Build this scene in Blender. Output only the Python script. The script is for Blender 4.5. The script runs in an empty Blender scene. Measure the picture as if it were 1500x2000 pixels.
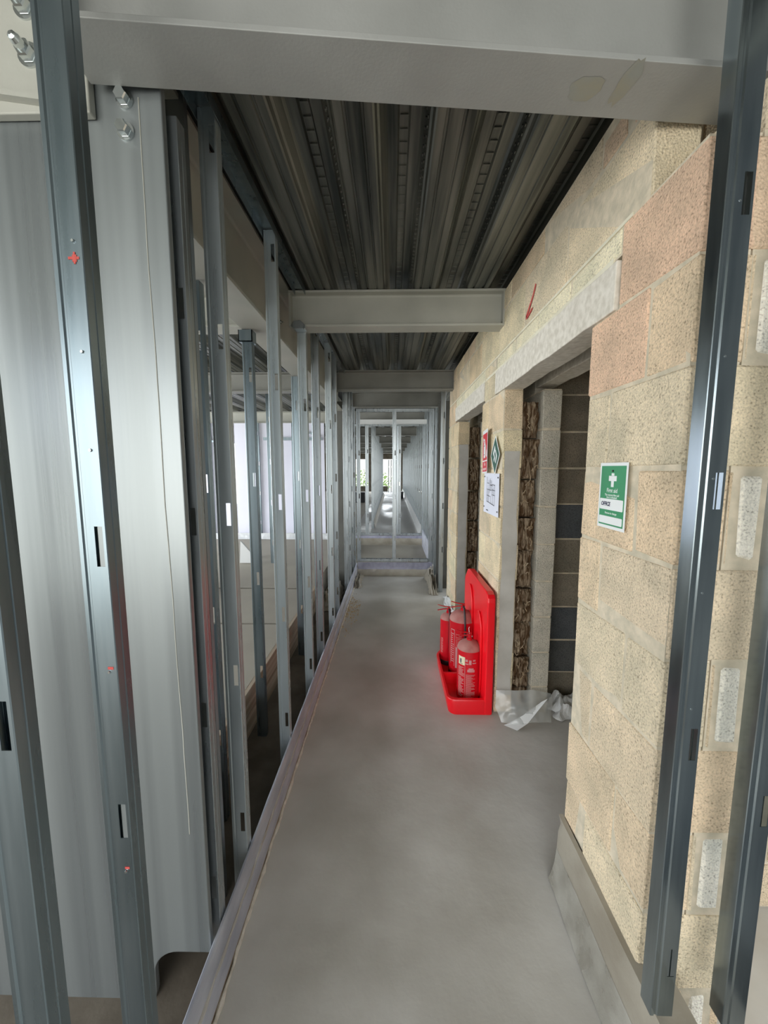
import bpy, math, random
from mathutils import Vector, Matrix, noise
random.seed(7)
PI = math.pi
scene = bpy.context.scene
COL = scene.collection

# ------------------------------------------------------------------ camera, world, light, exposure
FPX = 750.0
pitch = math.atan(85 / FPX)
yaw = math.atan(16 / FPX * math.cos(pitch))
cam = bpy.data.cameras.new('camera')
cam.sensor_fit = 'HORIZONTAL'
cam.sensor_width = 36.0
cam.lens = 36.0 * FPX / 1500.0
cam.clip_start = 0.02
cam.clip_end = 200
camo = bpy.data.objects.new('camera', cam)
COL.objects.link(camo)
camo.location = (0, 0, 1.52)
camo.rotation_euler = (PI / 2 - pitch, 0, yaw)
scene.camera = camo

world = bpy.data.worlds.new('daylight')
scene.world = world
world.use_nodes = True
wn = world.node_tree.nodes
wl = world.node_tree.links
bg = wn['Background']
tc = wn.new('ShaderNodeTexCoord')
sx = wn.new('ShaderNodeSeparateXYZ')
rmp = wn.new('ShaderNodeValToRGB')
rmp.color_ramp.elements[0].position = 0.0
rmp.color_ramp.elements[0].color = (0.55, 0.56, 0.52, 1)
rmp.color_ramp.elements[1].position = 0.12
rmp.color_ramp.elements[1].color = (0.86, 0.93, 1.0, 1)
wl.new(tc.outputs['Generated'], sx.inputs[0])
wl.new(sx.outputs['Z'], rmp.inputs[0])
wl.new(rmp.outputs[0], bg.inputs['Color'])
bg.inputs['Strength'].default_value = 2.4


def area(name, loc, target, sx_, sy_, power, color=(1, 1, 1)):
    l = bpy.data.lights.new(name, 'AREA')
    l.shape = 'RECTANGLE'
    l.size = sx_
    l.size_y = sy_
    l.energy = power
    l.color = color
    o = bpy.data.objects.new(name, l)
    COL.objects.link(o)
    o.location = loc
    d = Vector(target) - Vector(loc)
    o.rotation_euler = d.to_track_quat('-Z', 'Y').to_euler()
    return o


# daylight entering through the open facade on the left and the open end behind the photographer
area('daylight_left_facade', (-5.6, 3.0, 1.5), (0, 3.0, 1.2), 7.5, 2.0, 258, (0.93, 0.97, 1.0))
area('daylight_rear_opening', (-1.1, -2.6, 1.5), (0.1, 3.0, 1.25), 4.0, 2.0, 100, (1.0, 0.98, 0.94))
area('daylight_far_facade', (-5.6, 14.0, 1.5), (0, 14.0, 1.2), 12.0, 2.0, 45, (0.93, 0.97, 1.0))
area('daylight_far_window', (-0.6, 21.7, 1.3), (-0.4, 15, 0.8), 2.0, 1.6, 50, (0.9, 0.96, 1.0))

scene.view_settings.view_transform = 'Standard'
scene.view_settings.look = 'None'
scene.view_settings.gamma = 1.0
scene.view_settings.use_curve_mapping = False
scene.view_settings.exposure = 0.18
scene.cycles.use_denoising = True
scene.cycles.max_bounces = 8
scene.cycles.diffuse_bounces = 5
scene.cycles.sample_clamp_indirect = 6.0


# ------------------------------------------------------------------ materials
def mat(name, base=(.5, .5, .5), base2=None, rough=.6, metal=0.0, nscale=4.0, stretch=(1, 1, 1), bump=0.0, bscale=40.0,
        detail=6, rough2=None, bstretch=(1, 1, 1), spec=0.5, lo=.35, hi=.65, bdist=0.004):
    m = bpy.data.materials.new(name)
    m.use_nodes = True
    n = m.node_tree.nodes
    l = m.node_tree.links
    b = n['Principled BSDF']
    b.inputs['Base Color'].default_value = (*base, 1)
    b.inputs['Roughness'].default_value = rough
    b.inputs['Metallic'].default_value = metal
    b.inputs['Specular IOR Level'].default_value = spec
    t = n.new('ShaderNodeTexCoord')
    if base2 or rough2 is not None:
        mp = n.new('ShaderNodeMapping')
        mp.inputs['Scale'].default_value = stretch
        nz = n.new('ShaderNodeTexNoise')
        nz.inputs['Scale'].default_value = nscale
        nz.inputs['Detail'].default_value = detail
        l.new(t.outputs['Object'], mp.inputs[0])
        l.new(mp.outputs[0], nz.inputs[0])
        if base2:
            r = n.new('ShaderNodeValToRGB')
            r.color_ramp.elements[0].position = lo
            r.color_ramp.elements[1].position = hi
            r.color_ramp.elements[0].color = (*base, 1)
            r.color_ramp.elements[1].color = (*base2, 1)
            l.new(nz.outputs['Fac'], r.inputs[0])
            l.new(r.outputs[0], b.inputs['Base Color'])
        if rough2 is not None:
            mr = n.new('ShaderNodeMapRange')
            mr.inputs['From Min'].default_value = lo
            mr.inputs['From Max'].default_value = hi
            mr.inputs['To Min'].default_value = rough
            mr.inputs['To Max'].default_value = rough2
            l.new(nz.outputs['Fac'], mr.inputs[0])
            l.new(mr.outputs[0], b.inputs['Roughness'])
    if bump:
        mp2 = n.new('ShaderNodeMapping')
        mp2.inputs['Scale'].default_value = bstretch
        nb = n.new('ShaderNodeTexNoise')
        nb.inputs['Scale'].default_value = bscale
        nb.inputs['Detail'].default_value = 5
        bp = n.new('ShaderNodeBump')
        bp.inputs['Strength'].default_value = bump
        bp.inputs['Distance'].default_value = bdist
        l.new(t.outputs['Object'], mp2.inputs[0])
        l.new(mp2.outputs[0], nb.inputs[0])
        l.new(nb.outputs['Fac'], bp.inputs['Height'])
        l.new(bp.outputs[0], b.inputs['Normal'])
    return m


def block_mat():
    m = bpy.data.materials.new('dense_block')
    m.use_nodes = True
    n = m.node_tree.nodes
    l = m.node_tree.links
    b = n['Principled BSDF']
    b.inputs['Roughness'].default_value = 0.95
    b.inputs['Specular IOR Level'].default_value = 0.15
    t = n.new('ShaderNodeTexCoord')
    at = n.new('ShaderNodeAttribute')
    at.attribute_name = 'tint'
    # aggregate speckle
    v = n.new('ShaderNodeTexNoise')
    v.inputs['Scale'].default_value = 190
    v.inputs['Detail'].default_value = 4
    r = n.new('ShaderNodeValToRGB')
    r.color_ramp.elements[0].position = .29
    r.color_ramp.elements[0].color = (.50, .47, .43, 1)
    r.color_ramp.elements[1].position = .42
    r.color_ramp.elements[1].color = (1, 1, 1, 1)
    e = r.color_ramp.elements.new(.66)
    e.color = (1.25, 1.24, 1.22, 1)
    big = n.new('ShaderNodeTexNoise')
    big.inputs['Scale'].default_value = 7
    big.inputs['Detail'].default_value = 5
    r2 = n.new('ShaderNodeValToRGB')
    r2.color_ramp.elements[0].position = .32
    r2.color_ramp.elements[0].color = (.76, .78, .76, 1)
    r2.color_ramp.elements[1].position = .68
    r2.color_ramp.elements[1].color = (1.1, 1.08, 1.04, 1)
    mx = n.new('ShaderNodeMixRGB')
    mx.blend_type = 'MULTIPLY'
    mx.inputs[0].default_value = 1
    mx2 = n.new('ShaderNodeMixRGB')
    mx2.blend_type = 'MULTIPLY'
    mx2.inputs[0].default_value = 1
    l.new(t.outputs['Object'], v.inputs[0])
    l.new(t.outputs['Object'], big.inputs[0])
    l.new(v.outputs['Fac'], r.inputs[0])
    l.new(big.outputs['Fac'], r2.inputs[0])
    l.new(at.outputs['Color'], mx.inputs[1])
    l.new(r.outputs[0], mx.inputs[2])
    l.new(mx.outputs[0], mx2.inputs[1])
    l.new(r2.outputs[0], mx2.inputs[2])
    l.new(mx2.outputs[0], b.inputs['Base Color'])
    vo = n.new('ShaderNodeTexVoronoi')
    vo.inputs['Scale'].default_value = 170
    add = n.new('ShaderNodeMath')
    add.operation = 'ADD'
    l.new(t.outputs['Object'], vo.inputs[0])
    l.new(vo.outputs['Distance'], add.inputs[0])
    l.new(v.outputs['Fac'], add.inputs[1])
    bp = n.new('ShaderNodeBump')
    bp.inputs['Strength'].default_value = .6
    bp.inputs['Distance'].default_value = .004
    l.new(add.outputs[0], bp.inputs['Height'])
    l.new(bp.outputs[0], b.inputs['Normal'])
    return m


def sheet_mat(name, col=(.8, .82, .82), alpha=.5, rough=.2):
    m = bpy.data.materials.new(name)
    m.use_nodes = True
    b = m.node_tree.nodes['Principled BSDF']
    b.inputs['Base Color'].default_value = (*col, 1)
    b.inputs['Roughness'].default_value = rough
    b.inputs['Alpha'].default_value = alpha
    b.inputs['Specular IOR Level'].default_value = .8
    return m


M = dict(
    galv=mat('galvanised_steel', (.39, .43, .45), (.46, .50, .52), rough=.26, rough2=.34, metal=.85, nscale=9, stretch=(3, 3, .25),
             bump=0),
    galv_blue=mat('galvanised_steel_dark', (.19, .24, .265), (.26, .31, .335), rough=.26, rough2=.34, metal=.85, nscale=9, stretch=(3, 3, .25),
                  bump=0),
    galv_lit=mat('galvanised_steel_lit', (.48, .54, .56), (.55, .61, .63), rough=.27, rough2=.35, metal=.65, nscale=9, stretch=(3, 3, .25),
                   bump=0),  # paler steel copy: the highlight on these studs is put into the colour
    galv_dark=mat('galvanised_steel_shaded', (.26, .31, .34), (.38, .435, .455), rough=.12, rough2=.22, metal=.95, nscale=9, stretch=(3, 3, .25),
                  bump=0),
    lilac_dull=mat('dull_zinc_strip', (.24, .24, .31), (.34, .34, .42), rough=.4, rough2=.55, metal=.4, nscale=14, bump=.2, bscale=60),
    lilac=mat('zinc_edge_strip', (.50, .52, .62), (.70, .72, .80), rough=.3, rough2=.5, metal=.55, nscale=14, stretch=(1, .4, 1),
              bump=.2, bscale=60),
    column=mat('column_coating', (.20, .22, .225), (.30, .325, .325), rough=.25, rough2=.42, metal=.55, nscale=2.0, stretch=(6, 6, .10),
               detail=3, bump=.06, bscale=30, bstretch=(3, 3, .1)),
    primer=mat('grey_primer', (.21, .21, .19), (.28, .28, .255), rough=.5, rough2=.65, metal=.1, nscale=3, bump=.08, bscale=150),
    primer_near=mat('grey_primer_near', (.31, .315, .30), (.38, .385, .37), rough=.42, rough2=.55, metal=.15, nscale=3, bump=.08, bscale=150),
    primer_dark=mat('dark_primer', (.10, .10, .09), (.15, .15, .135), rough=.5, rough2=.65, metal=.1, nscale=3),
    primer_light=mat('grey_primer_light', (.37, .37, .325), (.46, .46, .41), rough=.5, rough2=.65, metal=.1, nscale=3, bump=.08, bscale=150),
    deck=mat('steel_deck', (.06, .068, .063), (.27, .27, .24), rough=.34, rough2=.5, metal=.8, nscale=3, stretch=(8, .35, 8), detail=4),
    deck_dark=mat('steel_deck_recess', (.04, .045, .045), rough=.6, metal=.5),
    block=block_mat(),
    mortar=mat('mortar', (.52, .47, .36), (.70, .61, .47), rough=.95, nscale=25, bump=.5, bscale=90, spec=.1),
    lintel=mat('lintel_concrete', (.60, .56, .48), (.76, .72, .64), rough=.9, nscale=40, bump=.4, bscale=60, spec=.2),
    render=mat('cement_smear', (.44, .42, .38), (.54, .52, .48), rough=.9, nscale=6, bump=.4, bscale=40, spec=.2),
    floor_far=mat('floor_damp', (.26, .25, .23), (.38, .37, .35), rough=.24, rough2=.6, nscale=1.3, stretch=(1, .5, 1), detail=7, bump=.1, bscale=6, spec=.6),
    floor=mat('floor_screed', (.44, .42, .375), (.60, .585, .545), rough=.40, rough2=.75, nscale=2.1, detail=9, bump=.22, bscale=14, spec=.35,
              bdist=.01),
    slab=mat('rough_slab', (.10, .085, .066), (.17, .145, .115), rough=.9, nscale=5, bump=.5, bscale=25, spec=.2),
    room=mat('room_screed', (.29, .265, .22), (.37, .345, .29), rough=.6, rough2=.85, nscale=1.2, detail=8, bump=.15, bscale=20, spec=.3),
    timber=mat('timber_board', (.28, .22, .16), (.46, .38, .29), rough=.8, nscale=6, stretch=(1, .15, 6), bump=.3, bscale=60, spec=.2),
    wool=mat('mineral_wool', (.11, .065, .035), (.62, .50, .36), rough=1, nscale=42, stretch=(1.6, 1, .22), detail=9, bump=1.0, bscale=60,
             bstretch=(1.6, 1, .25), spec=.05, lo=.42, hi=.78, bdist=.02),
    fibre=mat('pale_fibre', (.62, .52, .38), (.40, .28, .16), rough=1, nscale=30, spec=.05),
    red=mat('red_plastic', (.85, .006, .015), (.78, .006, .015), rough=.28, nscale=4, spec=.5),
    redpaint=mat('red_enamel', (.56, .008, .018), (.46, .008, .016), rough=.2, nscale=5, spec=.6),
    dust=mat('dusty_red', (.34, .12, .11), (.42, .22, .19), rough=.75, nscale=14, spec=.3),
    signred=mat('sign_red', (.60, .012, .025), rough=.5),
    black=mat('black_rubber', (.012, .012, .013), rough=.5),
    white=mat('white_print', (.80, .82, .82), rough=.45),
    cream=mat('cream_label', (.68, .62, .42), rough=.5),
    pinkish=mat('faded_print', (.52, .26, .26), rough=.5),
    green=mat('sign_green', (.015, .23, .085), (.02, .26, .10), rough=.4, nscale=8),
    darkgreen=mat('sign_dark_green', (.012, .09, .06), rough=.4),
    ink=mat('blue_black_ink', (.012, .015, .06), rough=.5),
    grey_ink=mat('grey_ink', (.12, .12, .13), rough=.6),
    paper=mat('paper', (.72, .74, .84), rough=.6),
    redspray=mat('red_spray', (.55, .05, .05), (.62, .12, .10), rough=.9, nscale=40),
    ochre=mat('ochre_stain', (.34, .31, .22), (.30, .31, .28), rough=.7, nscale=12),
    bolt=mat('bright_zinc', (.62, .66, .66), rough=.2, metal=.95),
    board=mat('white_sheathing', (.78, .78, .90), (.82, .82, .93), rough=.7, nscale=2),
    poly=sheet_mat('polythene', (.66, .68, .66), .42, .15),
    poly_dull=mat('dusty_polythene', (.26, .23, .18), (.35, .32, .26), rough=.28, rough2=.5, nscale=7, bump=.3, bscale=18, spec=.6, bdist=.01),
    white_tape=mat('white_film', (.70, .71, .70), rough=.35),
    sawdust=mat('sawdust', (.45, .32, .16), (.62, .50, .32), rough=1, nscale=70, bump=.6, bscale=100, spec=.1),
    bark=mat('bark', (.10, .07, .05), rough=.9),
    leaf=mat('foliage', (.10, .22, .04), (.25, .38, .08), rough=.7, nscale=8),
)

# ------------------------------------------------------------------ mesh helpers


class MB:
    def __init__(s):
        s.v, s.f, s.mi, s.t = [], [], [], []

    def add(s, verts, faces, mi=0, tint=None):
        o = len(s.v)
        s.v += [tuple(v) for v in verts]
        for f in faces:
            s.f.append([i + o for i in f])
            s.mi.append(mi)
            s.t.append(tint)
        return s

    def box(s, x0, x1, y0, y1, z0, z1, mi=0, tint=None):
        v = [(x0, y0, z0), (x1, y0, z0), (x1, y1, z0), (x0, y1, z0), (x0, y0, z1), (x1, y0, z1), (x1, y1, z1), (x0, y1, z1)]
        return s.add(v, [(0, 3, 2, 1), (4, 5, 6, 7), (0, 1, 5, 4), (1, 2, 6, 5), (2, 3, 7, 6), (3, 0, 4, 7)], mi, tint)

    def rough_block(s, x0, x1, y0, y1, z0, z1, mi=0, tint=None, c=.003, j=.002):
        """a block with worn chamfered edges"""
        pts = []
        X, Y, Z = (x0, x1), (y0, y1), (z0, z1)
        R = lambda: random.uniform(-j, j)
        ids = {}
        for a in (0, 1):
            for b in (0, 1):
                for d in (0, 1):
                    sx_, sy_, sz_ = (1, -1)[a], (1, -1)[b], (1, -1)[d]
                    p = (X[a], Y[b], Z[d])
                    jx, jy, jz = R(), R(), R()
                    cc = c * random.uniform(.5, 1.4)
                    for ax in range(3):
                        q = [p[0] + jx, p[1] + jy, p[2] + jz]
                        for k, sg in ((0, sx_), (1, sy_), (2, sz_)):
                            if k != ax:
                                q[k] += sg * cc
                        ids[(a, b, d, ax)] = len(pts)
                        pts.append(q)
        F = []
        for ax in range(3):
            o = [k for k in range(3) if k != ax]
            for side in (0, 1):
                quad = []
                for (u, w) in ((0, 0), (1, 0), (1, 1), (0, 1)):
                    k = [0, 0, 0]
                    k[ax] = side
                    k[o[0]] = u
                    k[o[1]] = w
                    quad.append(ids[(*k, ax)])
                F.append(quad)
        for ax in range(3):      # edges along ax
            o = [k for k in range(3) if k != ax]
            for u in (0, 1):
                for w in (0, 1):
                    k0, k1 = [0, 0, 0], [0, 0, 0]
                    for k, e in ((k0, 0), (k1, 1)):
                        k[ax] = e
                        k[o[0]] = u
                        k[o[1]] = w
                    F.append([ids[(*k0, o[0])], ids[(*k1, o[0])], ids[(*k1, o[1])], ids[(*k0, o[1])]])
        for a in (0, 1):
            for b in (0, 1):
                for d in (0, 1):
                    F.append([ids[(a, b, d, 0)], ids[(a, b, d, 1)], ids[(a, b, d, 2)]])
        return s.add(pts, F, mi, tint)

    def prism(s, poly, a0, a1, axis='y', mi=0):
        """poly in the two other axes, in order (x,z) for y, (x,y) for z, (y,z) for x"""
        n = len(poly)

        def P(p, a):
            return {'y': (p[0], a, p[1]), 'z': (p[0], p[1], a), 'x': (a, p[0], p[1])}[axis]
        v = [P(p, a0) for p in poly] + [P(p, a1) for p in poly]
        f = [tuple(range(n))[::-1], tuple(range(n, 2 * n))] + [(i, (i + 1) % n, n + (i + 1) % n, n + i) for i in range(n)]
        return s.add(v, f, mi)

    def tube(s, pts, r, seg=8, mi=0, cap=True):
        pts = [Vector(p) for p in pts]
        rings = []
        up = None
        for i, p in enumerate(pts):
            d = (pts[min(i + 1, len(pts) - 1)] - pts[max(i - 1, 0)]).normalized()
            if up is None:
                up = d.orthogonal().normalized()
            up = (up - d * up.dot(d)).normalized()
            w = d.cross(up)
            rr = r[i] if isinstance(r, (list, tuple)) else r
            rings.append([p + (up * math.cos(2 * PI * k / seg) + w * math.sin(2 * PI * k / seg)) * rr for k in range(seg)])
        v = [q for rg in rings for q in rg]
        f = []
        for i in range(len(pts) - 1):
            for k in range(seg):
                a, b = i * seg + k, i * seg + (k + 1) % seg
                f.append((a, b, b + seg, a + seg))
        if cap:
            f.append(tuple(range(seg))[::-1])
            f.append(tuple(range((len(pts) - 1) * seg, len(pts) * seg)))
        return s.add(v, f, mi)

    def lathe(s, prof, c=(0, 0, 0), seg=40, mi=0):
        v, f = [], []
        for (r, z) in prof:
            for k in range(seg):
                a = 2 * PI * k / seg
                v.append((c[0] + r * math.cos(a), c[1] + r * math.sin(a), c[2] + z))
        for i in range(len(prof) - 1):
            for k in range(seg):
                a, b = i * seg + k, i * seg + (k + 1) % seg
                f.append((a, b, b + seg, a + seg))
        f.append(tuple(range(seg))[::-1])
        f.append(tuple(range((len(prof) - 1) * seg, len(prof) * seg)))
        return s.add(v, f, mi)

    def patch(s, r, a0, a1, z0, z1, mi=0, n=10, c=(0, 0)):
        """thin curved label on a cylinder"""
        v, f = [], []
        for rr in (r, r + .0006):
            for k in range(n + 1):
                a = a0 + (a1 - a0) * k / n
                for z in (z0, z1):
                    v.append((c[0] + rr * math.cos(a), c[1] + rr * math.sin(a), z))
        o = 2 * (n + 1)
        for k in range(n):
            i = 2 * k
            f.append((o + i, o + i + 2, o + i + 3, o + i + 1))
            f.append((i, i + 1, i + 3, i + 2))
            f.append((i, i + 2, o + i + 2, o + i))
            f.append((i + 1, o + i + 1, o + i + 3, i + 3))
        f.append((0, o, o + 1, 1))
        f.append((2 * n, 2 * n + 1, o + 2 * n + 1, o + 2 * n))
        return s.add(v, f, mi)

    def build(s, name, mats, parent=None, smooth=False, bevel=0.0, M4=None):
        me = bpy.data.meshes.new(name)
        vs = [M4 @ Vector(v) for v in s.v] if M4 else s.v
        me.from_pydata(vs, [], s.f)
        mats = mats if isinstance(mats, (list, tuple)) else [mats]
        for m in mats:
            me.materials.append(m)
        for p, mi in zip(me.polygons, s.mi):
            p.material_index = mi
            p.use_smooth = smooth
        if any(t is not None for t in s.t):
            ca = me.color_attributes.new('tint', 'FLOAT_COLOR', 'CORNER')
            for p, t in zip(me.polygons, s.t):
                t = t or (.5, .45, .36)
                for li in p.loop_indices:
                    ca.data[li].color = (*t, 1)
        me.validate()
        import bmesh
        b = bmesh.new()
        b.from_mesh(me)
        bmesh.ops.recalc_face_normals(b, faces=b.faces)
        b.to_mesh(me)
        b.free()
        o = bpy.data.objects.new(name, me)
        COL.objects.link(o)
        if parent:
            o.parent = parent
        if bevel:
            md = o.modifiers.new('bevel', 'BEVEL')
            md.width = bevel
            md.segments = 3
            md.limit_method = 'ANGLE'
            md.angle_limit = math.radians(40)
        if smooth:
            try:
                me.set_sharp_from_angle(angle=math.radians(38))
            except Exception:
                pass
        return o


def tag(o, label, cat, group=None, kind=None):
    o['label'] = label
    o['category'] = cat
    if group:
        o['group'] = group
    if kind:
        o['kind'] = kind
    return o


def thing(name, label, cat, loc=(0, 0, 0), rz=0, group=None):
    o = bpy.data.objects.new(name, None)
    o.empty_display_size = .1
    COL.objects.link(o)
    o.location = loc
    o.rotation_euler = (0, 0, rz)
    return tag(o, label, cat, group)


def struct(o, label=None, cat=None):
    o['kind'] = 'structure'
    if label:
        o['label'] = label
    if cat:
        o['category'] = cat
    return o


def text_mesh(s, size, material, name, parent, loc, basis, align='CENTER', sx_=1.0, extrude=.0004):
    """basis = (right, up, normal) world vectors; returns a mesh object of flat lettering"""
    cu = bpy.data.curves.new(name, 'FONT')
    cu.body = s
    cu.size = size
    cu.align_x = align
    cu.align_y = 'CENTER'
    cu.extrude = extrude
    cu.resolution_u = 3
    if name == 'handwriting':
        cu.offset = size * .035
        cu.shear = .15
    tmp = bpy.data.objects.new('tmp', cu)
    COL.objects.link(tmp)
    dg = bpy.context.evaluated_depsgraph_get()
    me = bpy.data.meshes.new_from_object(tmp.evaluated_get(dg))
    bpy.data.objects.remove(tmp)
    bpy.data.curves.remove(cu)
    R, U, N = [Vector(b) for b in basis]
    for v in me.vertices:
        c = v.co.copy()
        v.co = Vector(loc) + R * c.x * sx_ + U * c.y + N * c.z
    me.materials.clear()
    me.materials.append(material)
    o = bpy.data.objects.new(name, me)
    COL.objects.link(o)
    o.parent = parent
    return o


# ------------------------------------------------------------------ SETTING: floors and ceilings
def grid_floor(name, x0, x1, y0, y1, z, thick, m, amp=.002, step=.12):
    nx = max(2, int((x1 - x0) / step))
    ny = max(2, int((y1 - y0) / step))
    mb = MB()
    v = []
    for j in range(ny + 1):
        for i in range(nx + 1):
            x = x0 + (x1 - x0) * i / nx
            y = y0 + (y1 - y0) * j / ny
            v.append((x, y, z + amp * noise.noise(Vector((x * 2.3, y * 2.3, z)))))
    f = [(j * (nx + 1) + i, j * (nx + 1) + i + 1, (j + 1) * (nx + 1) + i + 1, (j + 1) * (nx + 1) + i) for j in range(ny) for i in range(nx)]
    mb.add(v, f)
    mb.box(x0, x1, y0, y1, z - thick, z - amp * 2)
    o = mb.build(name, m, smooth=True)
    return struct(o)


grid_floor('floor', -.487, 1.9, -2.6, 5.36, 0, .1, M['floor'])
grid_floor('floor', -.95, -.487, 1.0, 7.0, -.004, .1, M['slab'])
grid_floor('floor', -5.7, -.487, -2.6, 1.0, -.004, .1, M['slab'])
for (ya, yb) in ((1.22, 3.0), (3.028, 3.93), (3.955, 6.95)):
    grid_floor('floor', -5.7, -.845, ya, yb, .25, .35, M['room'])
grid_floor('floor', -.80, .90, 5.50, 7.05, .10, .2, M['room'])
grid_floor('floor', -5.7, -.80, 7.30, 22.2, .22, .3, M['room'], step=.3)
grid_floor('floor', -.80, .90, 7.30, 22.2, .22, .3, M['floor_far'], step=.3)
grid_floor('floor', .90, 3.4, 4.6, 22.2, .18, .3, M['room'], step=.3)

ZD = 2.537


def deck_bay(y0, y1, x0, x1, z=ZD, emboss=True):
    mb = MB()
    ctr = .035
    k0 = math.floor((x0 - ctr) / .3)
    k1 = math.ceil((x1 - ctr) / .3)
    prof = []
    for k in range(k0, k1 + 1):
        c = ctr + .3 * k
        # dovetailed steel deck: crest (up) then trough (down) with stiffeners
        prof += [(c - .052, z + .058), (c - .020, z + .058), (c - .014, z + .066), (c + .014, z + .066), (c + .020, z + .058),
                 (c + .052, z + .058), (c + .060, z + .050), (c + .075, z + .022), (c + .082, z + .018), (c + .088, z + .004), (c + .094, z),
                 (c + .118, z), (c + .121, z + .005), (c + .127, z + .005), (c + .130, z), (c + .170, z), (c + .173, z + .005),
                 (c + .179, z + .005), (c + .182, z), (c + .206, z), (c + .212, z + .004), (c + .218, z + .018), (c + .225, z + .022), (c + .240, z + .050)]
    prof = [p for p in prof if x0 <= p[0] <= x1]
    n = len(prof)
    v = [(p[0], y0, p[1]) for p in prof] + [(p[0], y1, p[1]) for p in prof]
    mb.add(v, [(i, i + 1, n + i + 1, n + i) for i in range(n - 1)])
    mb.box(x0, x1, y0, y1, z + .075, z + .18)
    if emboss:
        for k in range(k0, k1 + 1):
            c = ctr + .3 * k
            if not (x0 + .03 < c < x1 - .08):
                continue
            y = y0 + .03
            while y < y1 - .02:
                mb.box(c - .012, c + .012, y, y + .008, z + .0625, z + .067, 0)
                y += .05
            y = y0 + .02
            while y < y1 - .01:
                for q, dx in enumerate((.0655, .0705)):
                    zz = z + .050 - (dx - .060) * (.028 / .015)
                    mb.box(c + dx - .0015, c + dx + .0015, y + q * .017, y + q * .017 + .010, zz - .0035, zz + .001, 0)
                y += .034
    o = mb.build('ceiling', M['deck'])
    return struct(o, 'dark ribbed steel floor deck overhead', 'ceiling')


deck_bay(-2.6, .78, -5.6, 3.2, emboss=False, z=2.70)
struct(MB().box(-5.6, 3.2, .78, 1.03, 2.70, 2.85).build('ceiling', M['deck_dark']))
deck_bay(1.03, 4.15, -.595, 1.6)
deck_bay(4.15, 7.05, -.595, 1.6)
deck_bay(1.03, 7.05, -5.6, -.77, emboss=False)
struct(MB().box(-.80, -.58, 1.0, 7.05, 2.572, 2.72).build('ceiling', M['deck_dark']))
deck_bay(7.05, 22.2, -5.6, 3.2, emboss=False)

# ------------------------------------------------------------------ block walls
TINTS = [(.66, .55, .41), (.68, .55, .40), (.70, .60, .445), (.64, .54, .41), (.68, .54, .39), (.66, .57, .43), (.63, .51, .37)]
PINKS = [(.68, .485, .36), (.66, .50, .37), (.69, .51, .375)]
Z0 = .17
CH = .225


def courses(zlo, zhi):
    k = math.floor((zlo - Z0) / CH)
    out = []
    while Z0 + CH * k < zhi - .01:
        a, b = Z0 + CH * k, Z0 + CH * (k + 1)
        out.append((k, max(a, zlo), min(b, zhi)))
        k += 1
    return out


def cut(lo, hi, joints):
    e = [lo] + sorted(j for j in joints if lo + .04 < j < hi - .04) + [hi]
    return list(zip(e[:-1], e[1:]))


def leaf(mb, x0, x1, spans, zlo, zhi, jfun, tints=None, g=.005, mortar_in=.004):
    """one leaf of blockwork running along y, spans(z)->list of (y0,y1)"""
    for (k, za, zb) in courses(zlo, zhi):
        for (ya, yb) in spans((za + zb) / 2):
            mb.box(x0 + mortar_in, x1 - mortar_in, ya + .004, yb - .004, za, zb, 1)
            for (a, b) in cut(ya, yb, jfun(k)):
                t = tints(k, a, b) if tints else random.choice(TINTS)
                dx = random.uniform(-.0015, .0015)
                mb.rough_block(x0 + dx, x1 + dx, a + (g if a > ya else 0), b - (g if b < yb else 0), za + g, zb - g, 0, t)


HEAD = 1.97


def outer_spans(z):
    if z > 2.30:
        return [(1.06, 4.40)]
    if z < 2.10:
        return [(1.30 if z > HEAD - 0.0 and False else .87, 1.30), (2.27, 2.80), (3.80, 4.40)] if z < HEAD else [(.87, 1.165), (2.45, 2.75), (3.95, 4.40)]
    return [(.87, 4.40)]


def outer_joints(k):
    near = [1.17] if k % 2 == 0 else [1.02]
    base = 1.30 if k % 2 == 0 else 1.52
    js = [base + .45 * i for i in range(0, 8)] if k >= 8 else ([2.50, 4.10] if k % 2 == 0 else [2.62, 4.24])
    return near + js


def outer_tint(k, a, b):
    if (k >= 8 or (k == 7 and b > 1.2)) and b < 1.4:
        return random.choice(PINKS)
    if b > 2.2 and random.random() < .6:
        t = random.choice(TINTS)
        return (t[0] * 1.02, t[1] * 1.04, t[2] * 1.0)
    return random.choice(TINTS)


wall = MB()
# courses below the lintels and pier
random.seed(11)
for (k, za, zb) in courses(0, 2.53):
    zm = (za + zb) / 2
    if zm < HEAD:
        sp = [(.87, 1.30), (2.27, 2.80), (3.80, 4.40)]
    elif zm < 2.195:      # lintel course, z 1.97 - 2.195 (the lintels fill the lower 140 mm)
        sp = [(.87, 1.165), (2.46, 2.74), (3.96, 4.40)]
    else:
        sp = [(.87 if zm < 2.30 else 1.05, 4.40)]
    for (ya, yb) in sp:
        z1 = zb
        wall.box(.6425, .7475, ya + .004, yb - .004, za, z1, 1)
        for (a, b) in cut(ya, yb, outer_joints(k)):
            dx = random.uniform(-.002, .002)
            wall.rough_block(.64 + dx, .75 + dx, a + (.004 if a > ya else 0), b - (.004 if b < yb else 0), za + .004, z1 - .004, 0,
                             outer_tint(k, a, b), c=.0045, j=.003)
    if 1.97 < zm < 2.195:   # packing course over the lintels
        for (ya, yb) in ((1.165, 2.46), (2.74, 3.96)):
            wall.box(.644, .746, ya, yb, 2.115, z1 + .001, 1)
            for (a, b) in cut(ya, yb, [ya + .31 * i for i in range(1, 6)]):
                wall.rough_block(.641, .749, a + .004, b - .004, 2.122, z1 - .005, 0, (.74, .69, .53), c=.006)
wr = wall.build('wall_right', [M['block'], M['mortar']])
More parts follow.
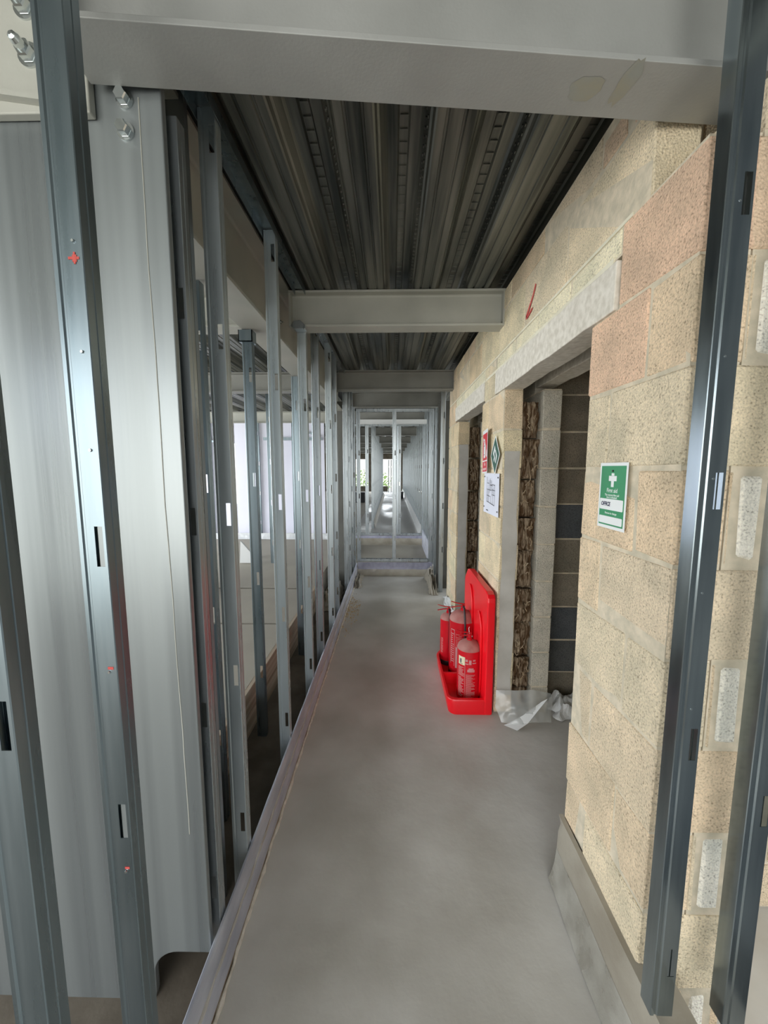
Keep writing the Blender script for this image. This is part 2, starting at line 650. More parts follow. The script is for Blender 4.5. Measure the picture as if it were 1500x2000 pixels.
struct(wr, 'tan blockwork wall with two door openings along the corridor', 'wall')

# return end of the near pier, with pale cut closers in every second course
ret = MB()
random.seed(5)
for (k, za, zb) in courses(0, 2.30):
    if k % 2 == 0:
        pk = random.choice(PINKS) if k >= 7 else random.choice(TINTS)
        ret.box(.752, .858, .874, 1.296, za, zb, 1)
        ret.rough_block(.735, .862, .868, 1.30, za + .005, zb - .005, 0, pk, c=.005)
    else:
        ret.box(.752, .858, .874, 1.296, za, zb, 1)
        t = random.choice(TINTS)
        ret.rough_block(.752, .762, .873, 1.296, za + .006, zb - .006, 0, t)
        ret.rough_block(.772, .826, .868, 1.1, za + .015, zb - .012, 0, (.84, .81, .74), c=.012)
        ret.rough_block(.838, .862, .872, 1.296, za + .005, zb - .005, 0, t)
struct(ret.build('wall_return', [M['block'], M['mortar']]), 'end of the blockwork pier with pale cut closers', 'wall')

# set-back wall seen past the pier
sb = MB()
random.seed(8)
for (k, za, zb) in courses(0, 2.53):
    sb.box(.864, 2.3, 1.205, 1.296, za, zb, 1)
    for (a, b) in cut(.864, 2.3, [(.864 + (.2 if k % 2 else .42)) + .45 * i for i in range(4)]):
        sb.rough_block(a + .005, b - .005, 1.20, 1.30, za + .005, zb - .005, 0, random.choice(TINTS))
struct(sb.build('wall_near_right', [M['block'], M['mortar']]), 'blockwork set back beyond the pier at the right edge', 'wall')

rw = MB()  # unseen dark wall, added so the near right studs reflect something dark
random.seed(18)
for (k, za, zb) in courses(0, 2.66):
    rw.box(1.004, 1.10, -2.6, .60, za, zb, 0, (.13, .14, .15))
    for (a, b) in cut(-2.6, .60, [-2.4 + .45 * i + (.2 if k % 2 else 0) for i in range(8)]):
        rw.rough_block(1.0, 1.1, a + .005, b - .005, za + .005, zb - .005, 0, (.13, .14, .15))
struct(rw.build('reflected_dark_wall', [M['block'], M['mortar']]), 'unseen dark block wall added behind the photographer on the right for reflections', 'wall')

# inner leaf
inn = MB()
random.seed(3)
for (k, za, zb) in courses(0, 2.53):
    zm = (za + zb) / 2
    if zm < 2.0:
        sp = [(2.27, 2.80), (3.80, 4.40)]
    elif zm < 2.2:
        sp = [(2.42, 2.72), (3.98, 4.40)]
    else:
        sp = [(1.31, 4.40)]
    for (ya, yb) in sp:
        inn.box(.869, .966, ya + .004, yb - .004, za, zb, 1)
        for (a, b) in cut(ya, yb, [1.5 + .45 * i + (.2 if k % 2 else 0) for i in range(7)]):
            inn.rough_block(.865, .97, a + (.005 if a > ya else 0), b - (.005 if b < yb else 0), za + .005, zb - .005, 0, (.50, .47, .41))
struct(inn.build('wall_right_inner', [M['block'], M['mortar']]), 'inner leaf of the cavity wall beside the doorways', 'wall')

# room behind doorway 1 : dark block wall close behind
bk = MB()
random.seed(21)
for (k, za, zb) in courses(0, 2.53):
    bk.box(.975, 1.9, 2.455, 2.546, za, zb, 1)
    for (a, b) in cut(.975, 1.9, [1.30 + (0.22 if k % 2 else 0) + .45 * i for i in range(3)]):
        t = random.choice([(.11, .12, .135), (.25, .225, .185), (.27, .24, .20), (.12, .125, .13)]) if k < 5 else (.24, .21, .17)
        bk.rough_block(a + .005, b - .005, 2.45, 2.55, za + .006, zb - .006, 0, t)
struct(bk.build('wall_stair_back', [M['block'], M['mortar']]), 'dark blockwork seen inside the nearer doorway', 'wall')
rm = MB()
random.seed(22)
for (k, za, zb) in courses(0, 2.53):
    for (a, b) in cut(1.31, 4.4, [1.5 + .45 * i + (.2 if k % 2 else 0) for i in range(7)]):
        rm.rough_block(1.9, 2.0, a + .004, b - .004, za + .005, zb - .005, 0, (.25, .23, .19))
    rm.box(1.904, 1.99, 1.31, 4.4, za, zb, 1)
struct(rm.build('wall_stair_side', [M['block'], M['mortar']]), 'far side blockwork of the dark room', 'wall')
fe = MB()
for (k, za, zb) in courses(0, 2.53):
    fe.box(.97, 1.9, 4.304, 4.396, za, zb, 1)
    for (a, b) in cut(.975, 1.9, [1.30 + (0.22 if k % 2 else 0)]):
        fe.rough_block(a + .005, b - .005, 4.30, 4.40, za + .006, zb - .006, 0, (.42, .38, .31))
struct(fe.build('wall_stair_end', [M['block'], M['mortar']]), 'end blockwork of the dark room', 'wall')
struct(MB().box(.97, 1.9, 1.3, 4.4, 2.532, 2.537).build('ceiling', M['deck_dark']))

# cement smear skins on the door reveals
sk = MB()
random.seed(9)
for (x0, x1, y, z0, z1) in ((.652, .744, 2.266, .12, 1.62), (.652, .744, 3.796, .1, 1.75)):
    N = 12
    v = []
    for j in range(N + 1):
        z = z0 + (z1 - z0) * j / N
        v.append((x0 + .006 * random.random(), y - .003, z))
        v.append((x1 - .012 * random.random(), y - .003, z))
    sk.add(v, [(2 * j, 2 * j + 1, 2 * j + 3, 2 * j + 2) for j in range(N)])
    sk.add([(a, b + .006, c) for (a, b, c) in v], [(2 * j, 2 * j + 2, 2 * j + 3, 2 * j + 1) for j in range(N)])
sk.build('cement_coat', M['render'], parent=wr, smooth=True)

# red sprayed tick on the wall
pm = MB()
pts = [(1.822, 2.335), (1.850, 2.300), (1.890, 2.268), (1.935, 2.235), (1.925, 2.228), (1.885, 2.238), (1.855, 2.246)]
for i in range(len(pts) - 1):
    (a, b), (c, d) = pts[i], pts[i + 1]
    w = .008 if i < 4 else .006
    L = math.hypot(c - a, d - b)
    nx, nz = -(d - b) / L * w, (c - a) / L * w
    pm.add([(.6355, a + nx, b + nz), (.6355, a - nx, b - nz), (.6355, c - nx, d - nz), (.6355, c + nx, d + nz)], [(0, 1, 2, 3)])
pmo = pm.build('paint_mark', M['redspray'], parent=wr)
pmo['label'] = 'red sprayed tick mark'

# pale mortar bands struck above the lintels
mb_ = MB()
mb_.box(.6385, .66, 1.20, 4.05, 2.108, 2.124)
mb_.box(.6395, .66, 1.12, 4.38, 2.19, 2.20)
mb_.build('mortar_band', mat('pale_mortar', (.70, .66, .52), (.78, .74, .60), rough=.95, nscale=20, bump=.4, bscale=80, spec=.1), parent=wr)


# ------------------------------------------------------------------ concrete lintels
def rough_bar(x0, x1, y0, y1, z0, z1, n=14, amp=.003):
    mb = MB()
    v = []
    for j in range(n + 1):
        y = y0 + (y1 - y0) * j / n
        for (x, z) in ((x0, z0), (x1, z0), (x1, z1), (x0, z1)):
            v.append((x + random.uniform(-amp, amp) * .5, y, z + random.uniform(-amp, amp)))
    f = [(4 * j + k, 4 * j + (k + 1) % 4, 4 * j + 4 + (k + 1) % 4, 4 * j + 4 + k) for j in range(n) for k in range(4)]
    f += [(0, 1, 2, 3), (4 * n + 3, 4 * n + 2, 4 * n + 1, 4 * n)]
    return mb.add(v, f)


for (a, lab) in (((.632, .75, 1.17, 2.455, 1.972, 2.108), 'pale precast concrete lintel over the nearer doorway'),
                 ((.633, .75, 2.745, 3.955, 1.985, 2.112), 'pale precast concrete lintel over the farther doorway'),
                 ((.865, .97, 1.315, 2.415, 2.0, 2.135), 'concrete lintel of the inner wall leaf over the nearer doorway'),
                 ((.865, .97, 2.725, 3.975, 2.0, 2.13), 'concrete lintel of the inner wall leaf over the farther doorway')):
    tag(rough_bar(*a).build('concrete_lintel', M['lintel'], bevel=.004), lab, 'lintel')
for (y0, y1, lab) in ((1.31, 2.44, 'dark steel angle between the two lintels of the nearer doorway'),
                      (2.74, 3.96, 'dark steel angle between the two lintels of the farther doorway')):
    a = MB().box(.753, .861, y0, y1, 2.045, 2.055).box(.753, .763, y0, y1, 2.055, 2.16)
    tag(a.build('steel_angle', M['primer'], bevel=.001), lab, 'steel angle')

# ------------------------------------------------------------------ mineral wool batts in the wall cavity
wtex = bpy.data.textures.new('wool_lumps', 'CLOUDS')
wtex.noise_scale = .035


def batt(x0, x1, y0, y1, z0, z1, label, group, seed, shag=5):
    random.seed(seed)
    mb = MB()
    nx, nz = 14, max(8, int((z1 - z0) / .008))
    v = []
    for j in range(nz + 1):
        z = z0 + (z1 - z0) * j / nz
        for i in range(nx + 1):
            x = x0 + (x1 - x0) * i / nx
            e = min(i, nx - i, j, nz - j)
            p = Vector((x * 38 + seed, z * 11, seed * 3.1))
            d = .026 * noise.noise(p) + .016 * noise.noise(p * 2.4) + .008 * noise.noise(p * 6)
            rnd = .014 * (1 - min(1, e / 2.0))
            xx = x + (.004 * noise.noise(Vector((z * 30, i, seed))) if e else .006 * noise.noise(Vector((z * 20, i, seed))))
            v.append((xx, y0 + rnd - d, z))
    f = [(j * (nx + 1) + i, j * (nx + 1) + i + 1, (j + 1) * (nx + 1) + i + 1, (j + 1) * (nx + 1) + i) for j in range(nz) for i in range(nx)]
    mb.add(v, f)
    # body behind the torn face
    mb.box(x0 + .004, x1 - .004, y0 + .02, y1, z0 + .004, z1 - .004)
    # loose fibre strands
    for s_ in range(shag):
        px, pz = random.uniform(x0 + .015, x1 - .015), random.uniform(z0 + .03, z1 - .03)
        pts = [(px, y0 - .004, pz)]
        for q in range(4):
            px += random.uniform(-.012, .012)
            pz += random.uniform(-.022, .022)
            pts.append((min(max(px, x0 + .006), x1 - .006), y0 - .010 - .006 * random.random(), pz))
        mb.tube(pts, .0022, 5, mi=1)
    o = mb.build('insulation_batt', [M['wool'], M['fibre']], smooth=True)
    return tag(o, label, 'insulation', group)


zb1 = [.145, .345, .565, .785, 1.022, 1.225, 1.455, 1.695, 1.912]
nm1 = ['lowest', 'second lowest', 'third from the bottom', 'fourth from the bottom', 'fourth from the top', 'third from the top',
       'second from the top', 'topmost']
for i in range(8):
    batt(.757, .862, 2.305 + (.02 if i % 2 else 0), 2.42, zb1[i] + .004, zb1[i + 1] - .004,
         'torn brown mineral wool piece in the nearer doorway cavity, ' + nm1[i], 'mineral wool in the nearer cavity', 31 + i)
tag(MB().box(.757, .862, 2.32, 2.42, .004, .135).build('insulation_batt', M['wool'], bevel=.01),
    'crushed brown wool at floor level behind the clear sheet', 'insulation')
zb2 = [.03, .34, .68, 1.0, 1.3, 1.62, 1.93]
nm2 = ['lowest', 'second lowest', 'third lowest', 'third highest', 'second highest', 'topmost']
for i in range(6):
    batt(.757, .862, 3.83 + (.02 if i % 2 else 0), 3.95, zb2[i] + .008, zb2[i + 1] - .008,
         'dark shaggy mineral wool piece in the farther doorway cavity, ' + nm2[i], 'mineral wool in the farther cavity', 51 + i, 16)

# ------------------------------------------------------------------ I-beams


def ibeam(L, w, d, tf=.012, tw=.008, r=.012):
    """section centred in x, bottom at z=0, running along +y"""
    h = w / 2
    p = [(-h, 0), (h, 0), (h, tf)]
    for k in range(5):
        a = PI / 2 * k / 4
        p.append((tw / 2 + r - r * math.sin(a), tf + r - r * math.cos(a)))
    for k in range(5):
        a = PI / 2 * k / 4
        p.append((tw / 2 + r - r * math.cos(a), d - tf - r + r * math.sin(a)))
    p += [(h, d - tf), (h, d), (-h, d), (-h, d - tf)]
    for k in range(5):
        a = PI / 2 * k / 4
        p.append((-(tw / 2 + r - r * math.sin(a)), d - tf - r + r * math.cos(a)))
    for k in range(5):
        a = PI / 2 * k / 4
        p.append((-(tw / 2 + r - r * math.cos(a)), tf + r - r * math.sin(a)))
    p.append((-h, tf))
    q = []
    for a in p:
        if not q or (abs(a[0] - q[-1][0]) + abs(a[1] - q[-1][1])) > 1e-6:
            q.append(a)
    return MB().prism(q, 0, L, 'y')


def beam(x0, x1, y, w, d, label, z=2.336, m='primer', rz=0, bolts=(), group=None, plain=False):
    """beam running along x"""
    t = thing('steel_beam', label, 'beam', (x0, y, z), rz - PI / 2, group)
    L = (x1 - x0) / math.cos(rz)
    o = ibeam(L, w, d).build('beam_section', M[m], parent=t, bevel=.0015)
    if not plain:
        for e in (0.0, L - .012):
            MB().box(-w / 2 + .005, w / 2 - .005, e, e + .011, .004, d - .004).build('end_plate', M[m], parent=t)
        mbp = MB()
        mbp.lathe([(.011, 0), (.011, .009)], (w / 4, .05, .012), 6)
    return t


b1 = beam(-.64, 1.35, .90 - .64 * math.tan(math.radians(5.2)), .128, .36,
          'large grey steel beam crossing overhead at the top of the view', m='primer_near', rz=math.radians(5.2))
# handprint-like ochre smudges on the underside
sm = MB()
for (cx, cy, rx, ry, seed) in ((1.06, .0, .035, .028, 1), (1.14, .02, .018, .05, 2)):
    v = [(cy, cx, -.0006)]
    for k in range(18):
        a = 2 * PI * k / 18
        q = 1 + .35 * noise.noise(Vector((math.cos(a) * 2, math.sin(a) * 2, seed)))
        v.append((cy + ry * q * math.sin(a), cx + rx * q * math.cos(a), -.0006))
    sm.add(v, [(0, k + 1, (k + 1) % 18 + 1) for k in range(18)])
sm.build('ochre_smudge', M['ochre'], parent=b1)

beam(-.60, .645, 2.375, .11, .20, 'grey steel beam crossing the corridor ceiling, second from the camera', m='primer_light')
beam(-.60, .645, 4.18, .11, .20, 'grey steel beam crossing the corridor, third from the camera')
beam(-.56, .69, 5.33, .12, .20, 'grey steel beam directly above the first stud screen across the corridor')
# longitudinal beam on the left
lb = thing('steel_beam', 'long deep grey beam running along the left side of the corridor ceiling', 'beam', (-.68, .96, 2.215))
ibeam(3.93, .155, .35, tf=.014).build('beam_section', M['primer_light'], parent=lb, bevel=.0015)
for yy in (1.36, 1.42, 2.55, 3.1):
    bb = MB().lathe([(.013, 0), (.013, .009)], (0, 0, 0), 6).lathe([(.006, .009), (.006, .02)], (0, 0, 0), 8)
    bb.build('bolt', M['bolt'], parent=lb, M4=Matrix.Translation((.008, yy, .17)) @ Matrix.Rotation(PI / 2, 4, 'Y'))
# left-room beams, as continuations in the same rows
beam(-5.6, -.77, 2.375, .13, .20, 'grey beam over the left room, nearest row beyond the studs', z=2.336, m='primer_light')
beam(-5.6, -.77, 4.25, .13, .20, 'grey beam over the left room, middle row')
yb5 = 7.08
beam(-5.6, -.80, yb5, .15, .20, 'pale grey beam over the white boards in the left room', m='primer_light')
beam(-.79, 1.6, yb5, .15, .20, 'grey beam over the second stud screen with bright lower flange')
for i, y in enumerate((9.8, 12.6, 15.4, 18.2, 21.0)):
    beam(-5.6, 3.0, y, .15, .20, 'one of the distant parallel beams beyond the second stud screen', group='distant ceiling beams', plain=True)

# ------------------------------------------------------------------ steel columns


def bolt_at(parent, x, y, z, r=.017, name='bolt', long=.034):
    """bolt whose axis points toward -y"""
    mb = MB()
    mb.lathe([(r * 1.35, 0), (r * 1.35, .004)], (0, 0, 0), 24)
    mb.lathe([(r * .96, .004), (r, .006), (r, .018), (r * .9, .021)], (0, 0, 0), 6)
    if long > .03:
        mb.lathe([(r * .62, .021), (r * .62, long), (r * .45, long + .008), (r * .2, long + .011)], (0, 0, 0), 16)
    return mb.build(name, M['bolt'], parent=parent, M4=Matrix.Translation((x, y, z)) @ Matrix.Rotation(PI / 2, 4, 'X'))


c1 = thing('steel_column', 'wide pale steel column standing at the near left, bolted at the top', 'column', (-.73, .95, 0))
YC = -.02
poly = [(-.50, -.06), (.035, -.06), (.055, .02)]
for k in range(9):
    a = PI - PI / 2 * k / 8
    poly.append((.125 + .07 * math.cos(a), .085 + .07 * math.sin(a)))
poly += [(.22, .156), (.22, 2.6), (-.50, 2.6)]
MB().prism(poly, YC, YC + .018, 'y').build('near_flange', M['column'], parent=c1, bevel=.003)
MB().box(-.01, .01, YC + .018, .24, .0, 2.6).build('web', M['column'], parent=c1)
MB().box(-.22, .14, .24, .26, .0, 2.6).build('far_flange', M['column'], parent=c1)
MB().box(-.36, .075, YC - .022, YC - .002, 2.285, 2.68).build('connection_plate', M['primer_light'], parent=c1, bevel=.003)
MB().prism([(-.36, 2.36), (-.36, 2.345), (.06, 2.285), (.06, 2.295)], YC - .04, YC - .022, 'y').build('gusset', M['primer_light'], parent=c1)
bolt_at(c1, -.045, YC - .022, 2.485, .018)
bolt_at(c1, -.045, YC - .022, 2.395, .018)
bolt_at(c1, .140, YC, 2.325, .014, long=.0215)
bolt_at(c1, .138, YC, 2.262, .014, long=.0215)
# thin dried run of coating down the flange
dr = MB()
random.seed(4)
pts = []
z = 2.33
x = .170
while z > .5:
    pts.append((x, YC - .0004, z))
    x += random.uniform(-.0012, .0011) + .00045
    z -= .06
dr.tube(pts, .0013, 6).build('coating_run', M['primer_light'], parent=c1)

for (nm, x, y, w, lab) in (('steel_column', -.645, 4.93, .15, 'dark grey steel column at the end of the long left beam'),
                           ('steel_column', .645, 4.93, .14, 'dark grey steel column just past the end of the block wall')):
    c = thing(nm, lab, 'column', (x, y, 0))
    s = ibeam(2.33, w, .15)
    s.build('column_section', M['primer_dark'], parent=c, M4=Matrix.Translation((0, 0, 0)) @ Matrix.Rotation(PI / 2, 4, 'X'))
    MB().box(-w / 2 - .02, w / 2 + .02, -.02, .17, 0, .015).build('base_plate', M['primer'], parent=c)
for (x, y) in ((-.72, 12.7), (-.95, 7.45)):
    pass

# ------------------------------------------------------------------ metal C-studs


def stud_mesh(z0, z1, holes, w=.05, d=.035, open_front=False):
    """web toward -y at y=0, flanges going +y, x from 0 to w"""
    k = w / .05
    P = [(.008 * k, d - .0005), (.001, d), (0, d - .001), (0, .001), (.001, 0), (.007 * k, 0), (.0095 * k, .0025), (.0135 * k, .0025),
         (.016 * k, 0), (.030 * k, 0), (.0445 * k, 0), (w - .001, 0), (w, .001), (w, d * .45), (w - .0015, d * .5), (w, d * .55),
         (w, d - .001), (w - .001, d), (w - .008 * k, d - .0005)]
    hole_edge = 9
    zs = [z0]
    hs = []
    for (a, b) in holes:
        if a > z0 and b < z1:
            zs += [a, b]
            hs.append((a, b))
    zs.append(z1)
    mb = MB()
    n = len(P)
    v = [(p[0], p[1], z) for z in zs for p in P]
    f = []
    for j in range(len(zs) - 1):
        isH = any(abs(zs[j] - a) < 1e-6 for a, b in hs)
        for i in range(n - 1):
            if isH and i == hole_edge:
                continue
            f.append((j * n + i, j * n + i + 1, (j + 1) * n + i + 1, (j + 1) * n + i))
    mb.add(v, f)
    return mb


def stud(x, y, z0, z1, label, phase=.30, group=None, m='galv', flip=False, rz=0, w=.05, d=.035, htop=9.0, name='metal_stud'):
    holes = [(phase + .536 * k, phase + .536 * k + .072) for k in range(-3, 6)]
    holes = [h for h in holes if h[0] > z0 + .01 and h[1] < htop]
    o = stud_mesh(z0, z1, holes, w, d).build(name, M[m])
    md = o.modifiers.new('thickness', 'SOLIDIFY')
    md.thickness = .0012
    md.offset = 0
    if flip:
        o.location = (x + w, y + d, 0)
        o.rotation_euler = (0, 0, PI)
    else:
        o.location = (x, y, 0)
        o.rotation_euler = (0, 0, rz)
    return tag(o, label, 'metal stud', group)


XS = -.552
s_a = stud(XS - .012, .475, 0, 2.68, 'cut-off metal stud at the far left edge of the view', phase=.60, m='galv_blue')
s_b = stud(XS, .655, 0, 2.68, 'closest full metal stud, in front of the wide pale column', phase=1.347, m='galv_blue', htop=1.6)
# screws and red marks on the near stud
for (zz, xx) in ((1.885, .036), (1.713, .036), (1.551, .036), (1.15, .036), (.74, .036)):
    MB().lathe([(.0028, 0), (.0022, .0025)], (0, 0, 0), 10).build('screw', M['bolt'], parent=s_b,
                                                                 M4=Matrix.Translation((xx, -.0008, zz)) @ Matrix.Rotation(PI / 2, 4, 'X'))
rmk = MB()
rmk.box(.026, .044, -.0014, -.0008, 1.857, 1.861).box(.033, .040, -.0016, -.0008, 1.853, 1.864).box(.035, .038, -.0018, -.0008, 1.850, 1.868)
rmk.build('red_mark', M['redspray'], parent=s_b)
MB().box(.034, .044, -.0014, -.0008, 1.155, 1.160).build('red_mark', M['redspray'], parent=s_b)
MB().box(.034, .043, -.0014, -.0008, .745, .750).build('red_mark', M['redspray'], parent=s_b)
stud(XS, .975, .10, 2.33, 'metal stud tight against the right edge of the pale column', phase=1.347)
stud(XS, 1.19, 0, 2.53, 'tall metal stud, first free-standing one beyond the pale column', phase=1.34, m='galv_lit')
stud(XS, 1.75, 0, 2.53, 'tall metal stud, second free-standing one beyond the pale column', phase=1.33, m='galv_lit')
s3 = stud(XS, 2.31, 0, 2.326, 'metal stud printed with black lettering up its face', phase=1.32, m='galv_lit')
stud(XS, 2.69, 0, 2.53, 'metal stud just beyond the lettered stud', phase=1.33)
stud(XS, 3.23, 0, 2.53, 'bright metal stud, left one of the close pair past the lettered stud', phase=1.31, m='galv_lit')
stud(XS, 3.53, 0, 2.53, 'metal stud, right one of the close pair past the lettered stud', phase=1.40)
for i, (y, l) in enumerate(((4.35, 'metal stud just right of the dark column at the corridor end'),
                            (4.62, 'second metal stud right of the dark column at the corridor end'),
                            (4.93, 'third metal stud right of the dark column at the corridor end'),
                            (5.20, 'metal stud next to the left end of the first stud screen'))):
    stud(XS, y, 0, 2.326 if i == 3 else 2.53, l, phase=.35 + .17 * i)
# lettering on the stud
ym = -.0022
for (s, zc, sz, w_) in (('hadley SPEEDLINE', .555, .026, 1), ('50mm C STUD 3000mm x 0.5', .98, .024, 1), ('CE-07  EN14195', 1.475, .024, 1),
                        ('REAL  121626', 1.70, .024, 1), ('2nd  866 284', 2.09, .022, 1)):
    t = text_mesh(s, sz, M['grey_ink'], 'printed_text', s3, (.026, ym + .004, zc), ((0, 0, 1), (-1, 0, 0), (0, -1, 0)), sx_=.92)

# back row under the long beam
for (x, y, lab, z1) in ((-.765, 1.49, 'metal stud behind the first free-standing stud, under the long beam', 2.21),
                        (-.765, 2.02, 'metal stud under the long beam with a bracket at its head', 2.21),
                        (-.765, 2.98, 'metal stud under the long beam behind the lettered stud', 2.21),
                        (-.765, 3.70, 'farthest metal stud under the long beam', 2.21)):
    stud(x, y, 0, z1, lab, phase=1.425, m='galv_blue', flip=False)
br = MB().box(-.775, -.705, 2.00, 2.06, 2.155, 2.159).box(-.775, -.771, 2.00, 2.06, 2.159, 2.212).box(-.709, -.705, 2.00, 2.06, 2.159, 2.212)
br.box(-.775, -.705, 2.0, 2.004, 2.155, 2.212)
tag(br.build('head_bracket', M['galv_blue']), 'folded metal bracket at the head of a stud under the long beam', 'bracket')
hb = MB().prism([(-.575, 2.32), (-.56, 2.345), (-.52, 2.35), (-.492, 2.322), (-.492, 2.30), (-.552, 2.30)], 2.255, 2.305, 'y')
tag(hb.build('head_bracket', M['galv'], bevel=.003), 'bent metal track offcut on top of the lettered stud', 'bracket')

for k_, yy in enumerate((-.15, -.75, -1.35, -1.95)):  # unseen studs continuing the row, added for the steel to reflect
    stud(XS, yy, 0, 2.68, 'unseen metal stud added to the left row for reflections, %s behind the photographer' % ('nearest', 'second nearest', 'third nearest', 'farthest')[k_], phase=1.34)

# head tracks along the deck for the front row
ht = MB()
ht.box(-.556, -.496, 1.03, 2.30, 2.5345, 2.5365).box(-.556, -.5545, 1.03, 2.30, 2.50, 2.5345).box(-.4975, -.496, 1.03, 2.30, 2.50, 2.5345)
tag(ht.build('head_track', M['galv_blue']), 'metal head track under the deck between the first two ceiling beams', 'metal track')
ht = MB()
ht.box(-.556, -.496, 2.44, 4.12, 2.5345, 2.5365).box(-.556, -.5545, 2.44, 4.12, 2.49, 2.5345).box(-.4975, -.496, 2.44, 4.12, 2.49, 2.5345)
tag(ht.build('head_track', M['galv']), 'metal head track under the deck between the second and third ceiling beams', 'metal track')

# right-hand near studs against the pier
sr = stud(.60, .765, .262, 2.68, 'tall metal stud in front of the corner of the block pier', phase=1.44, m='galv_dark')
for zz in (2.0, 1.73, 1.50, 1.27, 1.02):
    MB().lathe([(.0028, 0), (.0022, .0025)], (0, 0, 0), 10).build('screw', M['bolt'], parent=sr,
                                                                 M4=Matrix.Translation((.026, .0015, zz)) @ Matrix.Rotation(PI / 2, 4, 'X'))
stud(.752, .752, .262, 2.68, 'metal stud cut off by the right edge of the view', phase=1.30, m='galv_dark')

# ------------------------------------------------------------------ floor edge strip (left) and sheet upstand (right)
fe_ = thing('floor_edge_strip', 'long zinc edging strip at the foot of the left stud row', 'edge strip', (0, 0, 0))


def wavy_strip(prof, y0, y1, step=.04, amp=.0015, seed=1):
    n = int((y1 - y0) / step)
    v = []
    m = len(prof)
    for j in range(n + 1):
        y = y0 + (y1 - y0) * j / n
        for i, (x, z) in enumerate(prof):
            a = amp * noise.noise(Vector((y * 9, i * 2.7, seed)))
            b = amp * noise.noise(Vector((y * 9, i * 2.7, seed + 9)))
            v.append((x + a, y, z + b))
    f = [(j * m + i, j * m + i + 1, (j + 1) * m + i + 1, (j + 1) * m + i) for j in range(n) for i in range(m - 1)]
    return MB().add(v, f)


wavy_strip([(-.500, .10), (-.500, .196), (-.497, .200), (-.491, .199), (-.4895, .19), (-.489, .125), (-.4895, .118)], .2, 5.3, amp=.001).build('upper_band', M['lilac'], parent=fe_, smooth=True)
wavy_strip([(-.492, .104), (-.4885, .098), (-.4885, .035), (-.487, .028), (-.4885, .02)], .2, 5.3, amp=.001, seed=4).build('lower_band', M['lilac'], parent=fe_, smooth=True)
bd = MB()
random.seed(6)
pts, rr = [], []
y = .2
while y < 5.3:
    pts.append((-.4895 + random.uniform(-.001, .001), y, .111 + random.uniform(-.004, .004)))
    rr.append(random.uniform(.0035, .0065))
    y += .028
bd.tube(pts, rr, 7).build('sealant_bead', M['render'], parent=fe_, smooth=True)
pts, rr = [], []
y = .2
while y < 5.3:
    pts.append((-.486 + random.uniform(-.002, .003), y, .003 + random.uniform(-.001, .004)))
    rr.append(random.uniform(.004, .009))
    y += .03
o = MB().tube(pts, rr, 7).build('plaster_line', M['lintel'], parent=fe_, smooth=True)
o['label'] = 'white plaster line along the floor'
MB().box(-.4995, -.4905, .2, 5.3, -.01, .195).build('backing_board', M['timber'], parent=fe_)

us = thing('sheet_upstand', 'dusty plastic sheet upstand along the foot of the near block pier', 'plastic sheet')


def upstand(y):
    t = (1.31 - y) / .9
    f = 0 if y > .86 else .07
    return [(.637 + f, .246), (.622, .243), (.612 - .004 * t, .20), (.610 - .006 * t, .13), (.606 - .008 * t, .075),
            (.600 - .012 * t, .035), (.588 - .016 * t, .004)]


n = 44
v = []
for j in range(n + 1):
    y = .25 + (1.305 - .25) * j / n
    for i, (x, z) in enumerate(upstand(y)):
        amp = .0015 if i < 4 else .006
        v.append((x + amp * noise.noise(Vector((y * 7, i * .9, 3))) + (.02 if j == n and i > 1 else 0), y, max(.002, z + amp * noise.noise(Vector((y * 7, i, 8))))))
m_ = 7
MB().add(v, [(j * m_ + i, j * m_ + i + 1, (j + 1) * m_ + i + 1, (j + 1) * m_ + i) for j in range(n) for i in range(3)]).build('upper_fold', M['poly_dull'], parent=us, smooth=True)
v2 = [(a - .0005 - (.006 * abs(noise.noise(Vector((a * 40, b * 14, c * 20)))) if i % 7 > 3 else 0), b, c) for i, (a, b, c) in enumerate(v)]
MB().add(v2, [(j * m_ + i, j * m_ + i + 1, (j + 1) * m_ + i + 1, (j + 1) * m_ + i) for j in range(n) for i in range(3, 6)]).build(
    'lower_fold', mat('clear_dusty_sheet', (.22, .205, .17), (.36, .345, .30), rough=.2, rough2=.5, nscale=9, bump=.5, bscale=14, spec=.8, bdist=.015), parent=us, smooth=True)


# ------------------------------------------------------------------ timber edge boards of the left room floor
for (y0, y1, lab) in ((1.22, 1.9, 'timber edge board of the raised left floor, nearest length'),
                      (1.905, 2.75, 'timber edge board of the raised left floor, middle length'),
                      (2.755, 4.05, 'timber edge board of the raised left floor, far length')):
    mb = MB().box(-.835, -.812, y0, y1, .128, .262).box(-.833, -.813, y0, y1, 0, .122)
    tag(mb.build('timber_board', M['timber'], bevel=.002), lab, 'timber board')

# ------------------------------------------------------------------ stud screens across the corridor
def screen(y, x0, x1, zf, ztop, studs, zr, label, m='galv', face=True):
    t = thing('stud_screen', label, 'stud screen', (0, y, 0))
    MB().box(x0, x1, 0, .05, zf, zf + .003).box(x0, x1, 0, .0015, zf, zf + .04).box(x0, x1, .0485, .05, zf, zf + .04).build('bottom_track', M[m], parent=t)
    MB().box(x0, x1, 0, .05, ztop - .003, ztop).box(x0, x1, 0, .0015, ztop - .04, ztop).box(x0, x1, .0485, .05, ztop - .04, ztop).build('head_track', M[m], parent=t)
    for (x, w) in studs:
        holes = [(zr + .6 * k, zr + .6 * k + .07) for k in range(0, 5)]
        o = stud_mesh(zf + .003, ztop - .003, holes, w, .045).build('stud', M[m], parent=t)
        md = o.modifiers.new('thickness', 'SOLIDIFY')
        md.thickness = .0012
        md.offset = 0
        o.location = (x, .002, 0)
    return t


